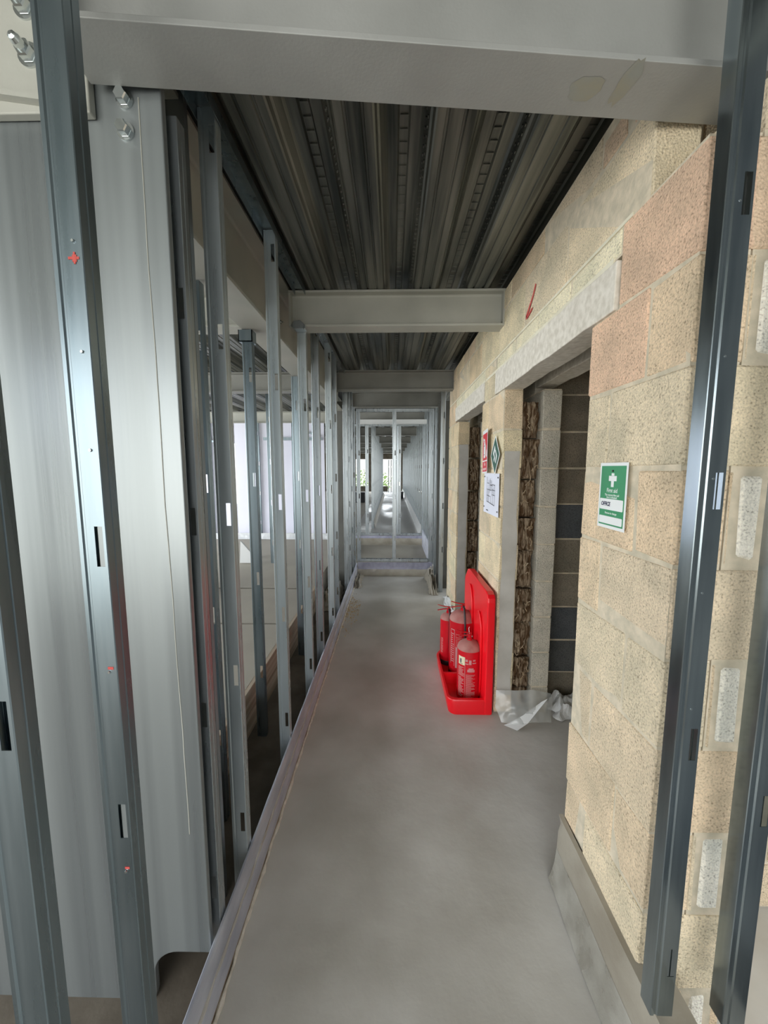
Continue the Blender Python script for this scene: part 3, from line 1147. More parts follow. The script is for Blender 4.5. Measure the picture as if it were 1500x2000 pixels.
sc1 = screen(5.38, -.50, .57, .195, 2.335, ((-.497, .05), (.004, .05), (.52, .05)), .5, 'first stud screen across the corridor with one stud in the middle')
wavy_strip([(0, .0), (0, .06), (.0, .12), (0, .165), (.002, .193)], -.49, .57, amp=.004, seed=12)  # (profile sample)
v = []
nn = 40
for j in range(nn + 1):
    x = -.487 + 1.06 * j / nn
    for i, (dy, z) in enumerate(((0, .19), (0, .12), (-.006, .09), (-.012, .05), (-.03, .012), (-.07, .004))):
        v.append((x, 5.366 + dy - .012 * abs(noise.noise(Vector((x * 9, i, 2)))), z + .004 * noise.noise(Vector((x * 9, i, 5)))))
st = thing('floor_edge_strip', 'zinc edging strip with crumpled sheet below the first stud screen', 'edge strip')
MB().add(v, [(j * 6 + i, j * 6 + i + 1, (j + 1) * 6 + i + 1, (j + 1) * 6 + i) for j in range(nn) for i in (0, 1)]).build('band', M['lilac_dull'], parent=st, smooth=True)
MB().add(v, [(j * 6 + i, j * 6 + i + 1, (j + 1) * 6 + i + 1, (j + 1) * 6 + i) for j in range(nn) for i in (2, 3, 4)]).build('sheet_foot', M['poly_dull'], parent=st, smooth=True)

sc2 = screen(7.18, -.80, .62, .26, 2.335, ((-.50, .06), (.078, .085), (.56, .05)), .6, 'second stud screen across the corridor, behind the first')
v = []
for j in range(nn + 1):
    x = -.79 + 1.4 * j / nn
    for i, (dy, z) in enumerate(((0, .26), (-.01, .21), (-.03, .17), (-.06, .13), (-.12, .105))):
        v.append((x, 7.16 + dy - .03 * abs(noise.noise(Vector((x * 6, i, 2)))), z + .01 * noise.noise(Vector((x * 9, i, 5)))))
st = thing('floor_edge_strip', 'edging strip with pale crumpled sheet below the second stud screen', 'edge strip')
MB().add(v, [(j * 5 + i, j * 5 + i + 1, (j + 1) * 5 + i + 1, (j + 1) * 5 + i) for j in range(nn) for i in (0,)]).build('band', M['lilac_dull'], parent=st, smooth=True)
MB().add(v, [(j * 5 + i, j * 5 + i + 1, (j + 1) * 5 + i + 1, (j + 1) * 5 + i) for j in range(nn) for i in (1, 2, 3)]).build('sheet_foot', M['poly_dull'], parent=st, smooth=True)

tk = MB().box(-.62, .73, 6.96, 6.985, 2.305, 2.385).box(-.62, .73, 6.94, 6.985, 2.303, 2.306)  # white strip added to show the brightly lit lower flange of the beam
tag(tk.build('lit_flange_strip', M['white_tape']), 'white horizontal strip added as the lit beam flange, seen through the first stud screen', 'metal track')

# right-hand run of studs past the block wall
GR = 'receding studs on the right beyond the block wall'
stud(.575, 4.62, 0, 2.53, 'metal stud tight beside the dark column past the block wall', phase=.5)
stud(.575, 5.20, 0, 2.32, 'metal stud at the right end of the first stud screen', phase=.7)
base = stud(.575, 5.62, .10, 2.53, 'one of the metal studs receding along the right side of the far corridor', phase=.45, group=GR)
y = 5.62
for i in range(27):
    y += .6 if i > 3 else .45
    if abs(y - 7.1) < .12:
        continue
    o = base.copy()
    COL.objects.link(o)
    o.location = (.575, y, 0)
GL = 'receding studs on the left of the far corridor'
base = stud(-.45, 8.3, .22, 2.53, 'one of the metal studs receding along the left side of the far corridor', phase=.6, group=GL)
for i in range(1, 18):
    o = base.copy()
    COL.objects.link(o)
    o.location = (-.45 - .002 * i, 8.3 + .6 * i, 0)
# edging boards of the far corridor
v = []
tag(MB().box(.552, .567, 5.52, 7.0, .10, .40).build('upstand_board', M['lilac'], bevel=.002), 'pale sloping-looking upstand board between the two stud screens', 'upstand board')
fu = thing('sheet_upstand', 'silvery sheet upstand along the right side of the far corridor floor', 'plastic sheet')
v = []
n = 90
for j in range(n + 1):
    y = 7.35 + 14 * j / n
    for i, (x, z) in enumerate(((.566, .42), (.56, .34), (.545, .28), (.52, .235))):
        v.append((x - .012 * abs(noise.noise(Vector((y * 4, i, 1)))), y, z + .012 * noise.noise(Vector((y * 5, i, 4)))))
MB().add(v, [(j * 4 + i, j * 4 + i + 1, (j + 1) * 4 + i + 1, (j + 1) * 4 + i) for j in range(n) for i in range(3)]).build('sheet', M['white_tape'], parent=fu, smooth=True)
fl_ = thing('sheet_upstand', 'silvery sheet upstand along the left side of the far corridor floor', 'plastic sheet')
v = []
for j in range(n + 1):
    y = 8.3 + 10.4 * j / n
    for i, (x, z) in enumerate(((-.398, .40), (-.392, .33), (-.38, .28), (-.36, .235))):
        v.append((x + .010 * abs(noise.noise(Vector((y * 4, i, 1)))), y, z + .012 * noise.noise(Vector((y * 5, i, 4)))))
MB().add(v, [(j * 4 + i, j * 4 + i + 1, (j + 1) * 4 + i + 1, (j + 1) * 4 + i) for j in range(n) for i in range(3)]).build('sheet', M['poly_dull'], parent=fl_, smooth=True)

# ------------------------------------------------------------------ far end: wall with openings, studs, tree outside
wf = MB()
for (x0, x1, z0, z1) in ((-5.7, -2.1, .22, 2.53), (-2.1, 3.3, 2.05, 2.53), (-2.1, -.25, .22, .50), (-1.35, -.95, .50, 2.05), (.46, 3.3, .22, 2.05)):
    wf.box(x0, x1, 22.2, 22.35, z0, z1)
struct(wf.build('wall_far', M['slab']), 'distant end wall with bright openings', 'wall')
for i in range(5):
    stud(-.22 + .14 * i, 21.4 + .1 * (i % 2), .22, 2.0, 'thin distant metal stud against the end opening', phase=.5, group='distant studs at the end opening')
for (a, lab) in (((.28, .48, 16.6, 17.0, .225, .50), 'small dark crate on the far corridor floor at the right'),
                 ((-1.75, -1.05, 14.6, 15.0, .225, .60), 'dark box beyond the studs at the left of the far corridor')):
    mb = MB().box(*a)
    mb.box(a[0] - .01, a[1] + .01, a[2] - .01, a[3] + .01, a[5] - .04, a[5] + .01)
    tag(mb.build('crate', M['black'], bevel=.01), lab, 'crate')


def tree(x, y, z0, h, r, label, seed):
    random.seed(seed)
    t = thing('tree', label, 'tree', (x, y, z0))
    MB().tube([(0, 0, 0), (.05, 0, h * .35), (-.05, .05, h * .6), (0, 0, h * .8)], [.14, .11, .07, .03], 8).build('trunk', M['bark'], parent=t, smooth=True)
    mb = MB()
    for i in range(900):
        a, b = random.uniform(0, 2 * PI), random.uniform(-1, 1)
        rr = r * random.uniform(.5, 1.0) * (1 + .3 * noise.noise(Vector((math.cos(a) * 2, math.sin(a) * 2, b * 2))))
        c = Vector((rr * math.cos(a) * math.sqrt(1 - b * b), rr * math.sin(a) * math.sqrt(1 - b * b), h * .62 + b * rr * 1.1))
        s_ = random.uniform(.06, .12)
        d = Vector((random.uniform(-1, 1), random.uniform(-1, 1), random.uniform(-1, 1))).normalized()
        e = d.orthogonal().normalized()
        g = d.cross(e)
        mb.add([c - e * s_, c + g * s_ * .5, c + e * s_, c - g * s_ * .5], [(0, 1, 2, 3)])
    mb.build('foliage', M['leaf'], parent=t)


tree(-1.3, 27.5, -3.0, 5.2, 1.4, 'small green tree outside the distant end opening', 2)
tree(-3.6, 29, -3.0, 5.6, 1.5, 'second green tree outside, further left beyond the end wall', 3)

# ------------------------------------------------------------------ left room: white boards and studs
bx = [-3.95, -3.30, -2.86, -2.42, -1.78, -1.22]
nm = ['white sheathing board on the left room end wall, leftmost', 'white sheathing board on the end wall, second from the left',
      'white sheathing board on the end wall, middle of the row', 'white sheathing board on the end wall, second from the right',
      'white sheathing board on the end wall, rightmost']
for i in range(5):
    tag(MB().box(bx[i] + .006, bx[i + 1] - .006, 6.99, 7.005, .30, 2.33).build('sheathing_board', M['board'], bevel=.001), nm[i], 'wall board')
tag(MB().box(-5.6, -4.0, 6.99, 7.005, .30, 2.33).build('sheathing_board', M['board']), 'wide white board hidden at the far left of the room end wall', 'wall board')
for (x, y, z0, z1, lab, m) in ((-3.31, 6.93, .26, 2.33, 'stud over the leftmost seam of the white boards', 'galv'),
                               (-2.44, 6.93, .26, 2.33, 'dark stud over the middle seam of the white boards', 'galv_blue'),
                               (-1.80, 6.93, .26, 2.33, 'stud over the right seam of the white boards', 'galv_blue'),
                               (-1.98, 5.35, .26, 2.5, 'stud standing alone in the middle of the left room', 'galv'),
                               (-1.62, 5.0, .26, 2.5, 'dark stud to the right in the left room', 'galv_blue'),
                               (-1.15, 4.7, .26, 2.5, 'stud of the left room close to the corridor', 'galv'),
                               (-.90, 5.3, .26, 2.5, 'stud of the left room next to the dark column', 'galv')):
    stud(x, y, z0, z1, lab, phase=.5, m=m)
for (x0, x1, y, z, lab) in ((-4.2, -3.3, 6.90, 2.06, 'horizontal metal rail across the left white boards'),
                            (-2.30, -1.25, 6.90, 2.02, 'horizontal metal rail across the right white boards')):
    tag(MB().box(x0, x1, y, y + .03, z, z + .05).build('metal_rail', M['galv_blue']), lab, 'metal rail')
dg = MB()
for (p, q) in (((-2.95, 6.6, 2.30), (-3.9, 6.6, 2.07)), ((-1.62, 5.2, 2.2), (-2.0, 5.2, 2.05))):
    dg.tube([p, q], .018, 6)
tag(MB().tube([(-3.20, 6.965, 2.0), (-3.95, 6.965, 2.14)], .022, 4).build('bracing_bar', M['galv_blue']), 'sloping metal bar before the left white boards', 'brace')
tag(MB().tube([(-1.72, 6.965, 2.22), (-1.30, 6.965, 2.10)], .020, 4).build('bracing_bar', M['galv_blue']), 'short sloping metal bar before the right white boards', 'brace')
# crumpled foil strip at the foot of the boards
v = []
n = 60
for j in range(n + 1):
    x = -4.6 + 3.5 * j / n
    for i, (dy, z) in enumerate(((0, .345), (-.03, .32), (-.08, .285), (-.16, .258))):
        v.append((x, 6.90 + dy + .02 * noise.noise(Vector((x * 9, i * 3, 1))), z + .014 * noise.noise(Vector((x * 11, i * 3, 4))) * (i < 3)))
tag(MB().add(v, [(j * 4 + i, j * 4 + i + 1, (j + 1) * 4 + i + 1, (j + 1) * 4 + i) for j in range(n) for i in range(3)]).build('foil_strip', M['white_tape']),
    'crumpled pale strip at the foot of the white boards', 'plastic sheet')
# leaning white board on its trolley foot
lb_ = MB().prism([(-2.04, .26), (-1.78, .26), (-1.80, .30), (-2.02, .56)], 5.0, 5.03, 'y')
tag(lb_.build('board_offcut', M['white_tape'], bevel=.002), 'pale triangular board offcut standing on the left room floor', 'offcut')
tag(MB().box(-2.35, -1.97, 3.72, 3.98, .252, .42).build('block_offcut', M['lintel'], bevel=.006), 'pale low box on the left room floor behind the near studs', 'box')

# ------------------------------------------------------------------ loose sheets, bags, sawdust
def crumple(name, x0, x1, y0, y1, h, seed, m, label, n=26, zb=.004, peak=(.5, .5), rot=0):
    v = []
    for j in range(n + 1):
        for i in range(n + 1):
            u, w = i / n, j / n
            e = min(u, 1 - u, w, 1 - w)
            env = min(1, e * 5)
            p = Vector((u * 3.0 + seed, w * 3.0, seed * 1.7))
            rdg = 1 - abs(noise.noise(p)) * 2.2
            rdg2 = 1 - abs(noise.noise(p * 2.3)) * 2.2
            z = zb + h * env * max(0, .25 + .55 * rdg * (1 - ((u - peak[0]) ** 2 + (w - peak[1]) ** 2) * 1.3) + .25 * rdg2)
            dx = .05 * noise.noise(Vector((w * 5, seed, 1))) * (1 if e < .12 else .4)
            dy = .05 * noise.noise(Vector((u * 5, seed, 7)))
            v.append((x0 + (x1 - x0) * u + dx, y0 + (y1 - y0) * w + dy, z))
    f = [(j * (n + 1) + i, j * (n + 1) + i + 1, (j + 1) * (n + 1) + i + 1, (j + 1) * (n + 1) + i) for j in range(n) for i in range(n)]
    o = MB().add(v, f).build(name, m)
    return tag(o, label, 'plastic sheet')


crumple('plastic_sheet', 1.0, 1.30, 2.20, 2.43, .10, 5, M['white_tape'], 'white crumpled plastic sheet inside the nearer doorway', peak=(.4, .6))
# clear sheet draped round the pillar foot, folded points as laid on the floor
P = [(.640, 2.245, .165), (.745, 2.235, .170), (.865, 2.235, .175), (.975, 2.24, .150), (.632, 2.215, .075), (.735, 2.19, .11), (.86, 2.19, .12),
     (.97, 2.20, .09), (.655, 2.16, .012), (.74, 2.13, .02), (.85, 2.14, .028), (.95, 2.165, .012)]
mb = MB()


def sub(P, nx, ny, k=7):
    v = []
    for j in range((ny - 1) * k + 1):
        for i in range((nx - 1) * k + 1):
            a, b = min(i // k, nx - 2), min(j // k, ny - 2)
            s, t = i / k - a, j / k - b
            q = [Vector(P[(b + d) * nx + a + c]) for d in (0, 1) for c in (0, 1)]
            p = q[0] * (1 - s) * (1 - t) + q[1] * s * (1 - t) + q[2] * (1 - s) * t + q[3] * s * t
            nz = Vector((p.x * 16, p.y * 16, p.z * 16))
            c_ = (1 - abs(noise.noise(nz)) * 2) * .012
            p = p + Vector((0, -c_ - .004, c_ * .4))
            p.z = max(p.z, .003)
            v.append(p)
    m = (nx - 1) * k + 1
    f = [(j * m + i, j * m + i + 1, (j + 1) * m + i + 1, (j + 1) * m + i) for j in range((ny - 1) * k) for i in range((nx - 1) * k)]
    return v, f


mb.add(*sub(P, 4, 3))
tag(mb.build('plastic_sheet', M['poly'], smooth=True), 'clear wrinkled plastic sheet round the foot of the pillar', 'plastic sheet')
fp = MB()
fp.add([(.665, 2.135, .008), (.73, 2.09, .006), (.80, 2.12, .03), (.93, 2.17, .155), (1.0, 2.2, .17), (.90, 2.18, .13), (.78, 2.15, .06), (.70, 2.14, .02)],
       [(0, 1, 2, 7), (7, 2, 6), (2, 3, 5, 6), (3, 4, 5)])
tag(fp.build('plastic_flap', M['white_tape']), 'white folded flap of plastic lying over the clear sheet', 'plastic sheet')
# sheets at the corridor end
crumple('plastic_sheet', -.50, -.40, 4.75, 5.3, .10, 14, M['poly_dull'], 'dusty sheet lying in the left corner before the first stud screen', n=16)
crumple('plastic_sheet', -.80, -.60, 3.95, 4.75, .22, 15, M['poly_dull'], 'pale crumpled sheet at the foot of the left dark column', n=20)
crumple('plastic_sheet', .46, .565, 4.50, 5.26, .22, 17, M['poly_dull'], 'bundled dusty plastic sheet at the foot of the right dark column', n=24)
crumple('plastic_sheet', .60, .665, 3.62, 4.42, .10, 19, M['white_tape'], 'white plastic scrap at the base of the farther door jamb', n=16)
sd = MB()
random.seed(12)
for i in range(240):
    x, y = random.gauss(-.44, .05), random.gauss(4.0, .22)
    x = max(-.478, min(-.36, x))
    s_ = random.uniform(.003, .008)
    z = .002
    if x > -.5 and x < -.48:
        continue
    sd.rough_block(x, x + s_ * 1.6, y, y + s_, z, z + s_ * .7, 0, None, c=.0008, j=.0008)

tag(sd.build('sawdust', M['sawdust']), 'scattered sawdust on the floor beside the far end of the left edging strip', 'sawdust', kind='stuff')

# ------------------------------------------------------------------ fire point: stand and three extinguishers
fs = thing('fire_extinguisher_stand', 'glossy red plastic stand with tall back panel leaning at the pillar', 'extinguisher stand', (0, 0, 0))


def rrect(x0, x1, y0, y1, rs, n=6):
    """rs radii for corners (x0y0, x1y0, x1y1, x0y1)"""
    out = []
    for (cx, cy, sx_, sy_, a0, r) in ((x0, y0, 1, 1, PI, rs[0]), (x1, y0, -1, 1, 1.5 * PI, rs[1]), (x1, y1, -1, -1, 0, rs[2]), (x0, y1, 1, -1, .5 * PI, rs[3])):
        for k in range(n + 1):
            a = a0 + PI / 2 * k / n
            out.append((cx + sx_ * r + r * math.cos(a), cy + sy_ * r + r * math.sin(a)))
    return out


SY0, SY1 = 2.235, 2.955
# back panel: (y,z) outline with cut top corners
pl = [(SY0, .0), (SY1, .0), (SY1, .66), (SY1 - .012, .69), (SY1 - .10, .765), (SY1 - .13, .775), (SY0 + .06, .775), (SY0 + .02, .765), (SY0 + .004, .745), (SY0, .72)]
MB().prism(pl, .574, .622, 'x').build('back_panel', M['red'], parent=fs, bevel=.008)
# pressed hollows behind the bottles
for (yc, zc, w, h) in ((2.42, .30, .085, .30), (2.72, .36, .10, .33)):
    p2 = [(yc + w * math.cos(2 * PI * k / 28) * (1), zc + h * (1 if math.sin(2 * PI * k / 28) > 0 else 1) * (abs(math.sin(2 * PI * k / 28)) ** .6) * (1 if math.sin(2 * PI * k / 28) > 0 else -1)) for k in range(28)]
    MB().prism(p2, .562, .573, 'x').build('moulded_relief', M['red'], parent=fs, bevel=.004, smooth=True)
# tray
out = rrect(.345, .612, SY0 + .004, SY1 - .004, (.05, .006, .006, .13), 8)
inn_ = rrect(.362, .585, SY0 + .03, SY1 - .03, (.045, .02, .02, .115), 8)
nO = len(out)
tv = [(x + (.012 if x < .5 else 0), y, 0) for x, y in out] + [(x, y, .085) for x, y in out] + [(x + (.004 if x < .5 else -.004), y + (.004 if y < 2.5 else -.004), .095) for x, y in out] + \
     [(x, y, .095) for x, y in inn_] + [(x, y, .018) for x, y in inn_]
tf_ = []
for L in range(4):
    for k in range(nO):
        tf_.append((L * nO + k, L * nO + (k + 1) % nO, (L + 1) * nO + (k + 1) % nO, (L + 1) * nO + k))
tf_.append(tuple(range(4 * nO, 5 * nO)))
tf_.append(tuple(range(nO))[::-1])
tb = MB().add(tv, tf_)
tb.box(.365, .585, 2.555, 2.575, .018, .094)
tb.build('base_tray', M['red'], parent=fs, smooth=True)


def extinguisher(x, y, r, hb, label, rz, base_black, lab_style, dusty=True, z0=.018):
    t = thing('fire_extinguisher', label, 'fire extinguisher', (x, y, z0), rz)
    prof = [(r * .55, .004), (r * .97, 0), (r * .99, .006), (r, .02)]
    prof2 = [(r, .02), (r, hb)]
    H = r * .72
    dome = [(r, hb)]
    for k in range(1, 10):
        a = PI / 2 * k / 9
        dome.append((max(r * math.cos(a), .016), hb + H * math.sin(a)))
    MB().lathe(prof + prof2[1:], seg=48).build('body', M['redpaint'], parent=t, smooth=True)
    MB().lathe(dome, seg=48).build('shoulder', M['dust'] if dusty else M['redpaint'], parent=t, smooth=True)
    if base_black:
        MB().lathe([(r * .97, 0), (r * 1.02, .004), (r * 1.02, .035), (r * .98, .04)], seg=40).build('base_ring', M['black'], parent=t, smooth=True)
    zt = hb + H
    MB().lathe([(.017, zt - .006), (.017, zt + .012), (.013, zt + .014), (.013, zt + .035), (.010, zt + .038)], seg=20).build('valve', M['redpaint'], parent=t, smooth=True)
    # handles: lower carry handle and upper lever (point toward -x)
    hz = zt + .032
    for (nm_, za, zb_, m_h) in (('carry_handle', hz - .002, hz - .014, 'redpaint'), ('squeeze_lever', hz + .010, hz + .030, 'redpaint')):
        MB().add([(.014, -.008, za), (.014, .008, za), (-.04, .007, (za * 2 + zb_) / 3), (-.04, -.007, (za * 2 + zb_) / 3), (-.085, .006, zb_), (-.085, -.006, zb_),
                  (.014, -.008, za + .004), (.014, .008, za + .004), (-.04, .007, (za * 2 + zb_) / 3 + .004), (-.04, -.007, (za * 2 + zb_) / 3 + .004),
                  (-.085, .006, zb_ + .003), (-.085, -.006, zb_ + .003)],
                 [(0, 1, 2, 3), (3, 2, 4, 5), (6, 9, 8, 7), (9, 11, 10, 8), (0, 6, 7, 1), (1, 7, 8, 2), (2, 8, 10, 4), (4, 10, 11, 5), (5, 11, 9, 3), (3, 9, 6, 0)]).build(
            nm_, M[m_h], parent=t)
    # hose arcs over and down the side
    hp = []
    for k in range(9):
        a = PI * .5 + PI * .75 * k / 8
        hp.append((-.0 + .0, -.012 + .035 * math.cos(a) * 1.2 - .02, zt + .004 + .032 * math.sin(a)))
    hp = [(0, -.008, zt + .026), (0, -.03, zt + .036), (0, -.055, zt + .028), (0, -.075, zt + .002), (0, -r - .010, hb - .02), (0, -r - .011, hb * .55), (.004, -r - .010, hb * .30)]
    if lab_style != 'small':
        MB().tube(hp, .007, 8).build('hose', M['black'], parent=t, smooth=True)
    else:
        MB().tube([(0, .01, zt + .03), (0, .03, zt + .036), (0, .05, zt + .02), (0, .06, zt - .015)], .006, 8).build('discharge_horn', M['black'], parent=t, smooth=True)
        MB().tube([(.0, 0, zt + .03), (-.006, .0, zt + .075), (-.002, 0, zt + .085)], .0015, 6).build('safety_pin', M['white'], parent=t)
    MB().lathe([(.009, 0), (.009, .006)], (0, 0, 0), 16).build('pressure_gauge', M['bolt'], parent=t,
                                                            M4=Matrix.Translation((.012, 0, zt + .022)) @ Matrix.Rotation(PI / 2, 4, 'Y'))
    return t


def ring_text(t, r, a0, a1, z0, z1, rows, mi, mb, gap=.55):
    rows = int(rows * 1.6)
    gap = gap * .7
    h = (z1 - z0) / rows
    for k in range(rows):
        za = z0 + h * k
        b = a0 + (a1 - a0) * (1 - random.choice((0, 0, .1, .25, .4)))
        mb.patch(r, a0, b, za, za + h * gap, mi, n=5)


random.seed(17)
CAMDIR = math.atan2(-2.42, -.51)      # direction from the bottles to the viewer
# front, small
e1 = extinguisher(.508, 2.415, .077, .335, 'shortest red fire extinguisher at the front of the stand, with cream label square', 0, False, 'small')
L = MB()
r_ = .0775
am = CAMDIR
ring_text(e1, r_, am - .95, am - .35, .05, .10, 5, 0, L)
L2 = MB()
L2.patch(r_, am - .95, am - .33, .245, .300, 0)                      # cream square with figure
L2.build('label_square', M['cream'], parent=e1)
W = MB()
W.patch(r_ + .0004, am - .32, am - .29, .02, .30, 0)                 # dividing line
W.patch(r_ + .0004, am - .28, am - .02, .255, .262).patch(r_ + .0004, am + .02, am + .22, .255, .285).patch(r_ + .0004, am - .26, am - .08, .272, .288)
W.patch(r_ + .0004, am + .30, am + .62, .262, .268).patch(r_ + .0004, am + .34, am + .56, .278, .288)
W.patch(r_ + .0004, am - .10, am + .50, .205, .222).patch(r_ + .0004, am, am + .4, .222, .232)
ring_text(e1, r_ + .0004, am - .95, am - .36, .170, .235, 5, 0, W, .6)
ring_text(e1, r_ + .0004, am - .22, am + .55, .03, .19, 16, 0, W, .55)
ring_text(e1, r_ + .0004, am - .95, am - .4, .03, .165, 9, 0, W, .65)
W.build('label_print', M['pinkish'], parent=e1)
K = MB()
K.patch(r_ + .0008, am - .80, am - .62, .258, .285).patch(r_ + .0008, am - .82, am - .52, .250, .254)
K.build('label_figure', M['grey_ink'], parent=e1)
# middle, big
e2 = extinguisher(.515, 2.70, .094, .415, 'tall wide red fire extinguisher standing in the middle of the stand', 0, True, 'big')
W = MB()
r_ = .0945
am = math.atan2(-2.70, -.515)
W.patch(r_, am - .98, am - .95, .10, .36).patch(r_, am - .62, am - .59, .09, .36).patch(r_, am - .98, am - .59, .355, .36)
ring_text(e2, r_, am - .94, am - .66, .12, .34, 9, 0, W, .5)
ring_text(e2, r_, am - .50, am + .3, .24, .34, 6, 0, W, .3)
W.build('label_print', M['pinkish'], parent=e2)
W = MB()
W.patch(r_, am - .50, am + .25, .08, .235)
W.build('label_panel', M['pinkish'], parent=e2)
# back left
e3 = extinguisher(.437, 2.862, .062, .355, 'red fire extinguisher at the back left of the stand, lever sticking out left', 0, True, 'big')
W = MB()
ring_text(e3, .0625, CAMDIR - .9, CAMDIR - .6, .10, .22, 8, 0, W, .5)
W.build('label_print', M['pinkish'], parent=e3)
# ------------------------------------------------------------------ signs
BAS = ((0, -1, 0), (0, 0, 1), (-1, 0, 0))      # right, up, normal of things fixed on the corridor face of the block wall


def sign_frame(yc, zc, x, tilt=0.0, yawa=0.0):
    """matrix mapping local (u right, v up, n out) to the world, on the wall facing -x"""
    R, U, N = [Vector(b) for b in BAS]
    m = Matrix(((R.x, U.x, N.x, x), (R.y, U.y, N.y, yc), (R.z, U.z, N.z, zc), (0, 0, 0, 1)))
    return m @ Matrix.Rotation(tilt, 4, 'Z') @ Matrix.Rotation(yawa, 4, 'Y')


def flat(name, polys, m, parent, M4, z):
    mb = MB()
    for p in polys:
        n = len(p)
        mb.add([(a, b, z) for a, b in p] + [(a, b, z + .0005) for a, b in p], [tuple(range(n))[::-1], tuple(range(n, 2 * n))] + [(i, (i + 1) % n, n + (i + 1) % n, n + i) for i in range(n)])
    return mb.build(name, m, parent=parent, M4=M4)


def rc(x0, x1, y0, y1, r=0.0, n=4):
    if r <= 0:
        return [(x0, y0), (x1, y0), (x1, y1), (x0, y1)]
    return rrect(x0, x1, y0, y1, (r, r, r, r), n)


def sign_text(s, size, m, parent, M4, u, v, z, sx_=1.0, align='CENTER', name='lettering'):
    o = text_mesh(s, size, m, name, parent, (u, v, z), ((1, 0, 0), (0, 1, 0), (0, 0, 1)), align, sx_, .0002)
    o.data.transform(M4)
    return o


# first aid notice
fa = thing('first_aid_sign', 'green and white first aid notice fixed to the near block pier', 'sign')
T = sign_frame(1.118, 1.441, .6335)
w, h = .069, .0955
flat('board', [rc(-w, w, -h, h)], M['white'], fa, T, 0)
flat('green_field', [rc(-w + .008, w - .008, -h + .009, h - .009)], M['green'], fa, T, .0006)
flat('cross', [[(-.019, .058), (.019, .058), (.019, .043), (.0065, .043), (.0065, .026), (-.0065, .026), (-.0065, .043), (-.019, .043)], rc(-.0065, .0065, .057, .0655)], M['white'], fa, T, .0012)
flat('writing_panel', [rc(-w + .010, w - .012, -.041, -.009, .003)], M['white'], fa, T, .0012)
flat('name_panel', [rc(-w + .010, w - .012, -.082, -.060, .003)], M['white'], fa, T, .0012)
sign_text('First aid', .0175, M['white'], fa, T, 0, .0155, .0013, .95)
sign_text('The nearest first aid', .0088, M['white'], fa, T, 0, .0025, .0013, 1.0)
sign_text('box is situated', .0088, M['white'], fa, T, 0, -.0048 + .0005, .0013, 1.0)
sign_text('Person in charge', .0088, M['white'], fa, T, 0, -.0505, .0013, 1.0)
sign_text('OFFICE', .0165, M['ink'], fa, T, -.028, -.0245, .0019, .88, name='handwriting')
MB().lathe([(.003, 0), (.0025, .003)], (0, .072, .0012), 10).build('pin', M['black'], parent=fa, M4=T)

# fire extinguisher sign (red)
fx = thing('fire_sign', 'red fire extinguisher sign standing off the pillar above the plan', 'sign')
T = sign_frame(2.600, 1.632, .618, .04, -.06)
flat('board', [rc(-.088, .088, -.142, .142)], M['white'], fx, T, 0)
flat('red_field', [rc(-.078, .078, -.058, .118), rc(-.078, .078, -.133, -.066)], M['signred'], fx, T, .0006)
flat('extinguisher_symbol', [rc(-.040, .018, -.042, .052, .008), [(-.034, .052), (.012, .052), (.004, .068), (-.022, .068)], rc(-.018, 0, .068, .080),
                             [(.0, .078), (-.050, .092), (-.056, .078), (-.05, .060), (-.044, .060), (-.046, .076), (-.018, .070)], rc(.034, .042, -.03, .04),
                             [(.048, -.040), (.070, -.035), (.066, .0), (.056, .014), (.050, -.01)]], M['white'], fx, T, .0012)
flat('symbol_band', [rc(-.036, -.004, .036, .040), rc(-.036, -.004, -.022, -.019)], M['ink'], fx, T, .0018)
sign_text('Fire', .036, M['white'], fx, T, .004, -.084, .0013, .9)
sign_text('extinguisher', .026, M['white'], fx, T, 0, -.114, .0013, .9)

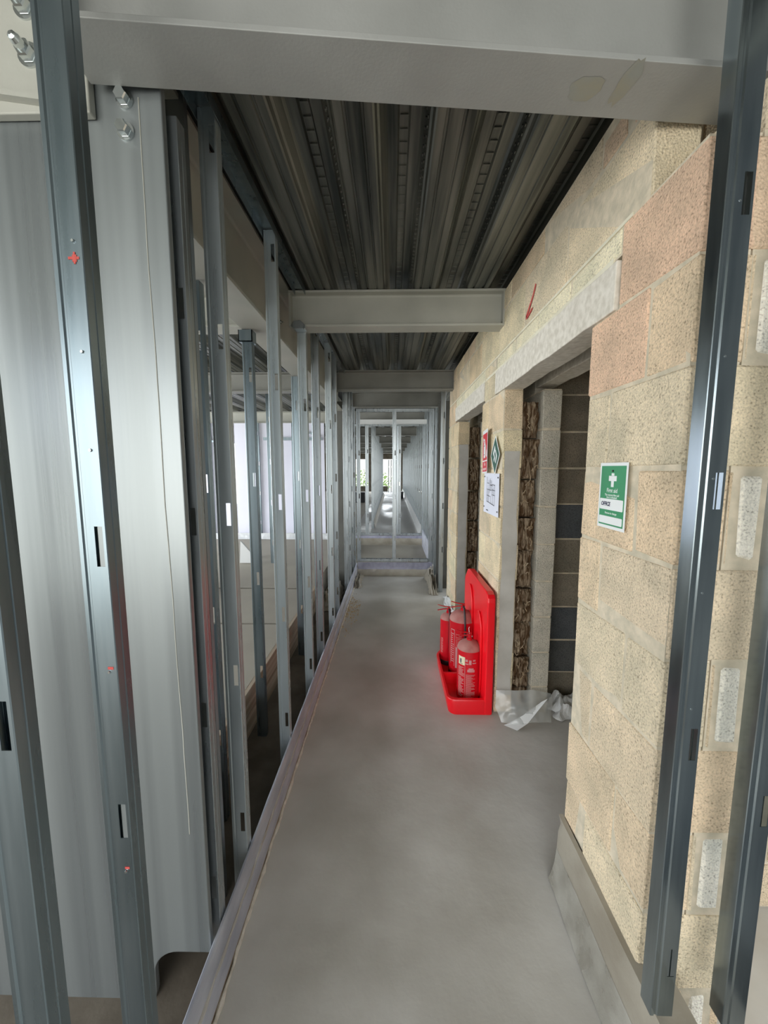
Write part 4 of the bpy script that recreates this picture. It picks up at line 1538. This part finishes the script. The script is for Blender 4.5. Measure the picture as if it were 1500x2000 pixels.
# green diamond sign
dg_ = thing('exit_sign', 'dark green and white diamond-shaped sign beside the red fire sign', 'sign')
T = sign_frame(2.383, 1.600, .6285, .02, .0)
flat('board', [[(0, .122), (.105, 0), (0, -.122), (-.105, 0)]], M['white'], dg_, T, 0)
flat('green_field', [[(0, .107), (.092, 0), (0, -.107), (-.092, 0)]], M['darkgreen'], dg_, T, .0006)
flat('symbol', [[(-.045, .012), (-.008, .060), (.006, .040), (-.030, -.008)], [(.0, .030), (.012, .035), (.046, -.006), (.020, -.050), (.008, -.040), (.026, -.004)],
                [(-.028, -.024), (-.004, .006), (.004, -.016), (-.018, -.042)]], M['white'], dg_, T, .0012)

# plan sheet
ps = thing('plan_sheet', 'white printed floor plan sheet pinned on the pillar', 'paper', (0, 0, 0))
T = sign_frame(2.452, 1.366, .632, .0, 0)
v = []
nu, nv = 10, 10
for j in range(nv + 1):
    for i in range(nu + 1):
        u, q = -.178 + .356 * i / nu, -.138 + .262 * j / nv
        v.append((u, q, .0015 + .004 * abs(noise.noise(Vector((u * 8, q * 6, 2)))) + (.004 if i == 0 else 0)))
f = [(j * (nu + 1) + i, j * (nu + 1) + i + 1, (j + 1) * (nu + 1) + i + 1, (j + 1) * (nu + 1) + i) for j in range(nv) for i in range(nu)]
pp = MB().add(v, f).build('sheet', M['paper'], parent=ps, M4=T, smooth=True)
pl_ = []


def ln(x0, y0, x1, y1, w=.0016):
    d = math.hypot(x1 - x0, y1 - y0)
    nx, ny = -(y1 - y0) / d * w, (x1 - x0) / d * w
    pl_.append([(x0 + nx, y0 + ny), (x0 - nx, y0 - ny), (x1 - nx, y1 - ny), (x1 + nx, y1 + ny)])


for (a) in ((-.10, .10, -.10, -.06), (-.10, -.06, .09, -.075), (.09, -.075, .09, .05), (.09, .05, .03, .055), (.03, .055, .03, -.02), (-.10, .02, .02, .015),
            (-.05, .08, -.05, -.06), (-.02, .09, -.02, .0), (.0, -.02, .0, -.07), (.05, .03, .05, -.07), (.03, .02, .09, .018), (.03, -.01, .09, -.012),
            (-.10, -.02, -.02, -.024), (-.10, .06, -.05, .058), (-.02, .05, .03, .048), (-.075, .02, -.075, -.06), (.07, .05, .07, -.01)):
    ln(*a)
for k in range(6):
    ln(-.018, .075 - .01 * k, .02, .074 - .01 * k, .001)
ln(-.11, -.118, -.06, -.119, .0025)
flat('plan_lines', pl_, M['grey_ink'], ps, T, .0062)
for (u, q) in ((-.165, .10), (.160, .10), (-.165, -.10), (.160, -.105)):
    MB().lathe([(.005, 0), (.004, .003)], (u, q, .006), 10).build('pin', M['black'], parent=ps, M4=T)
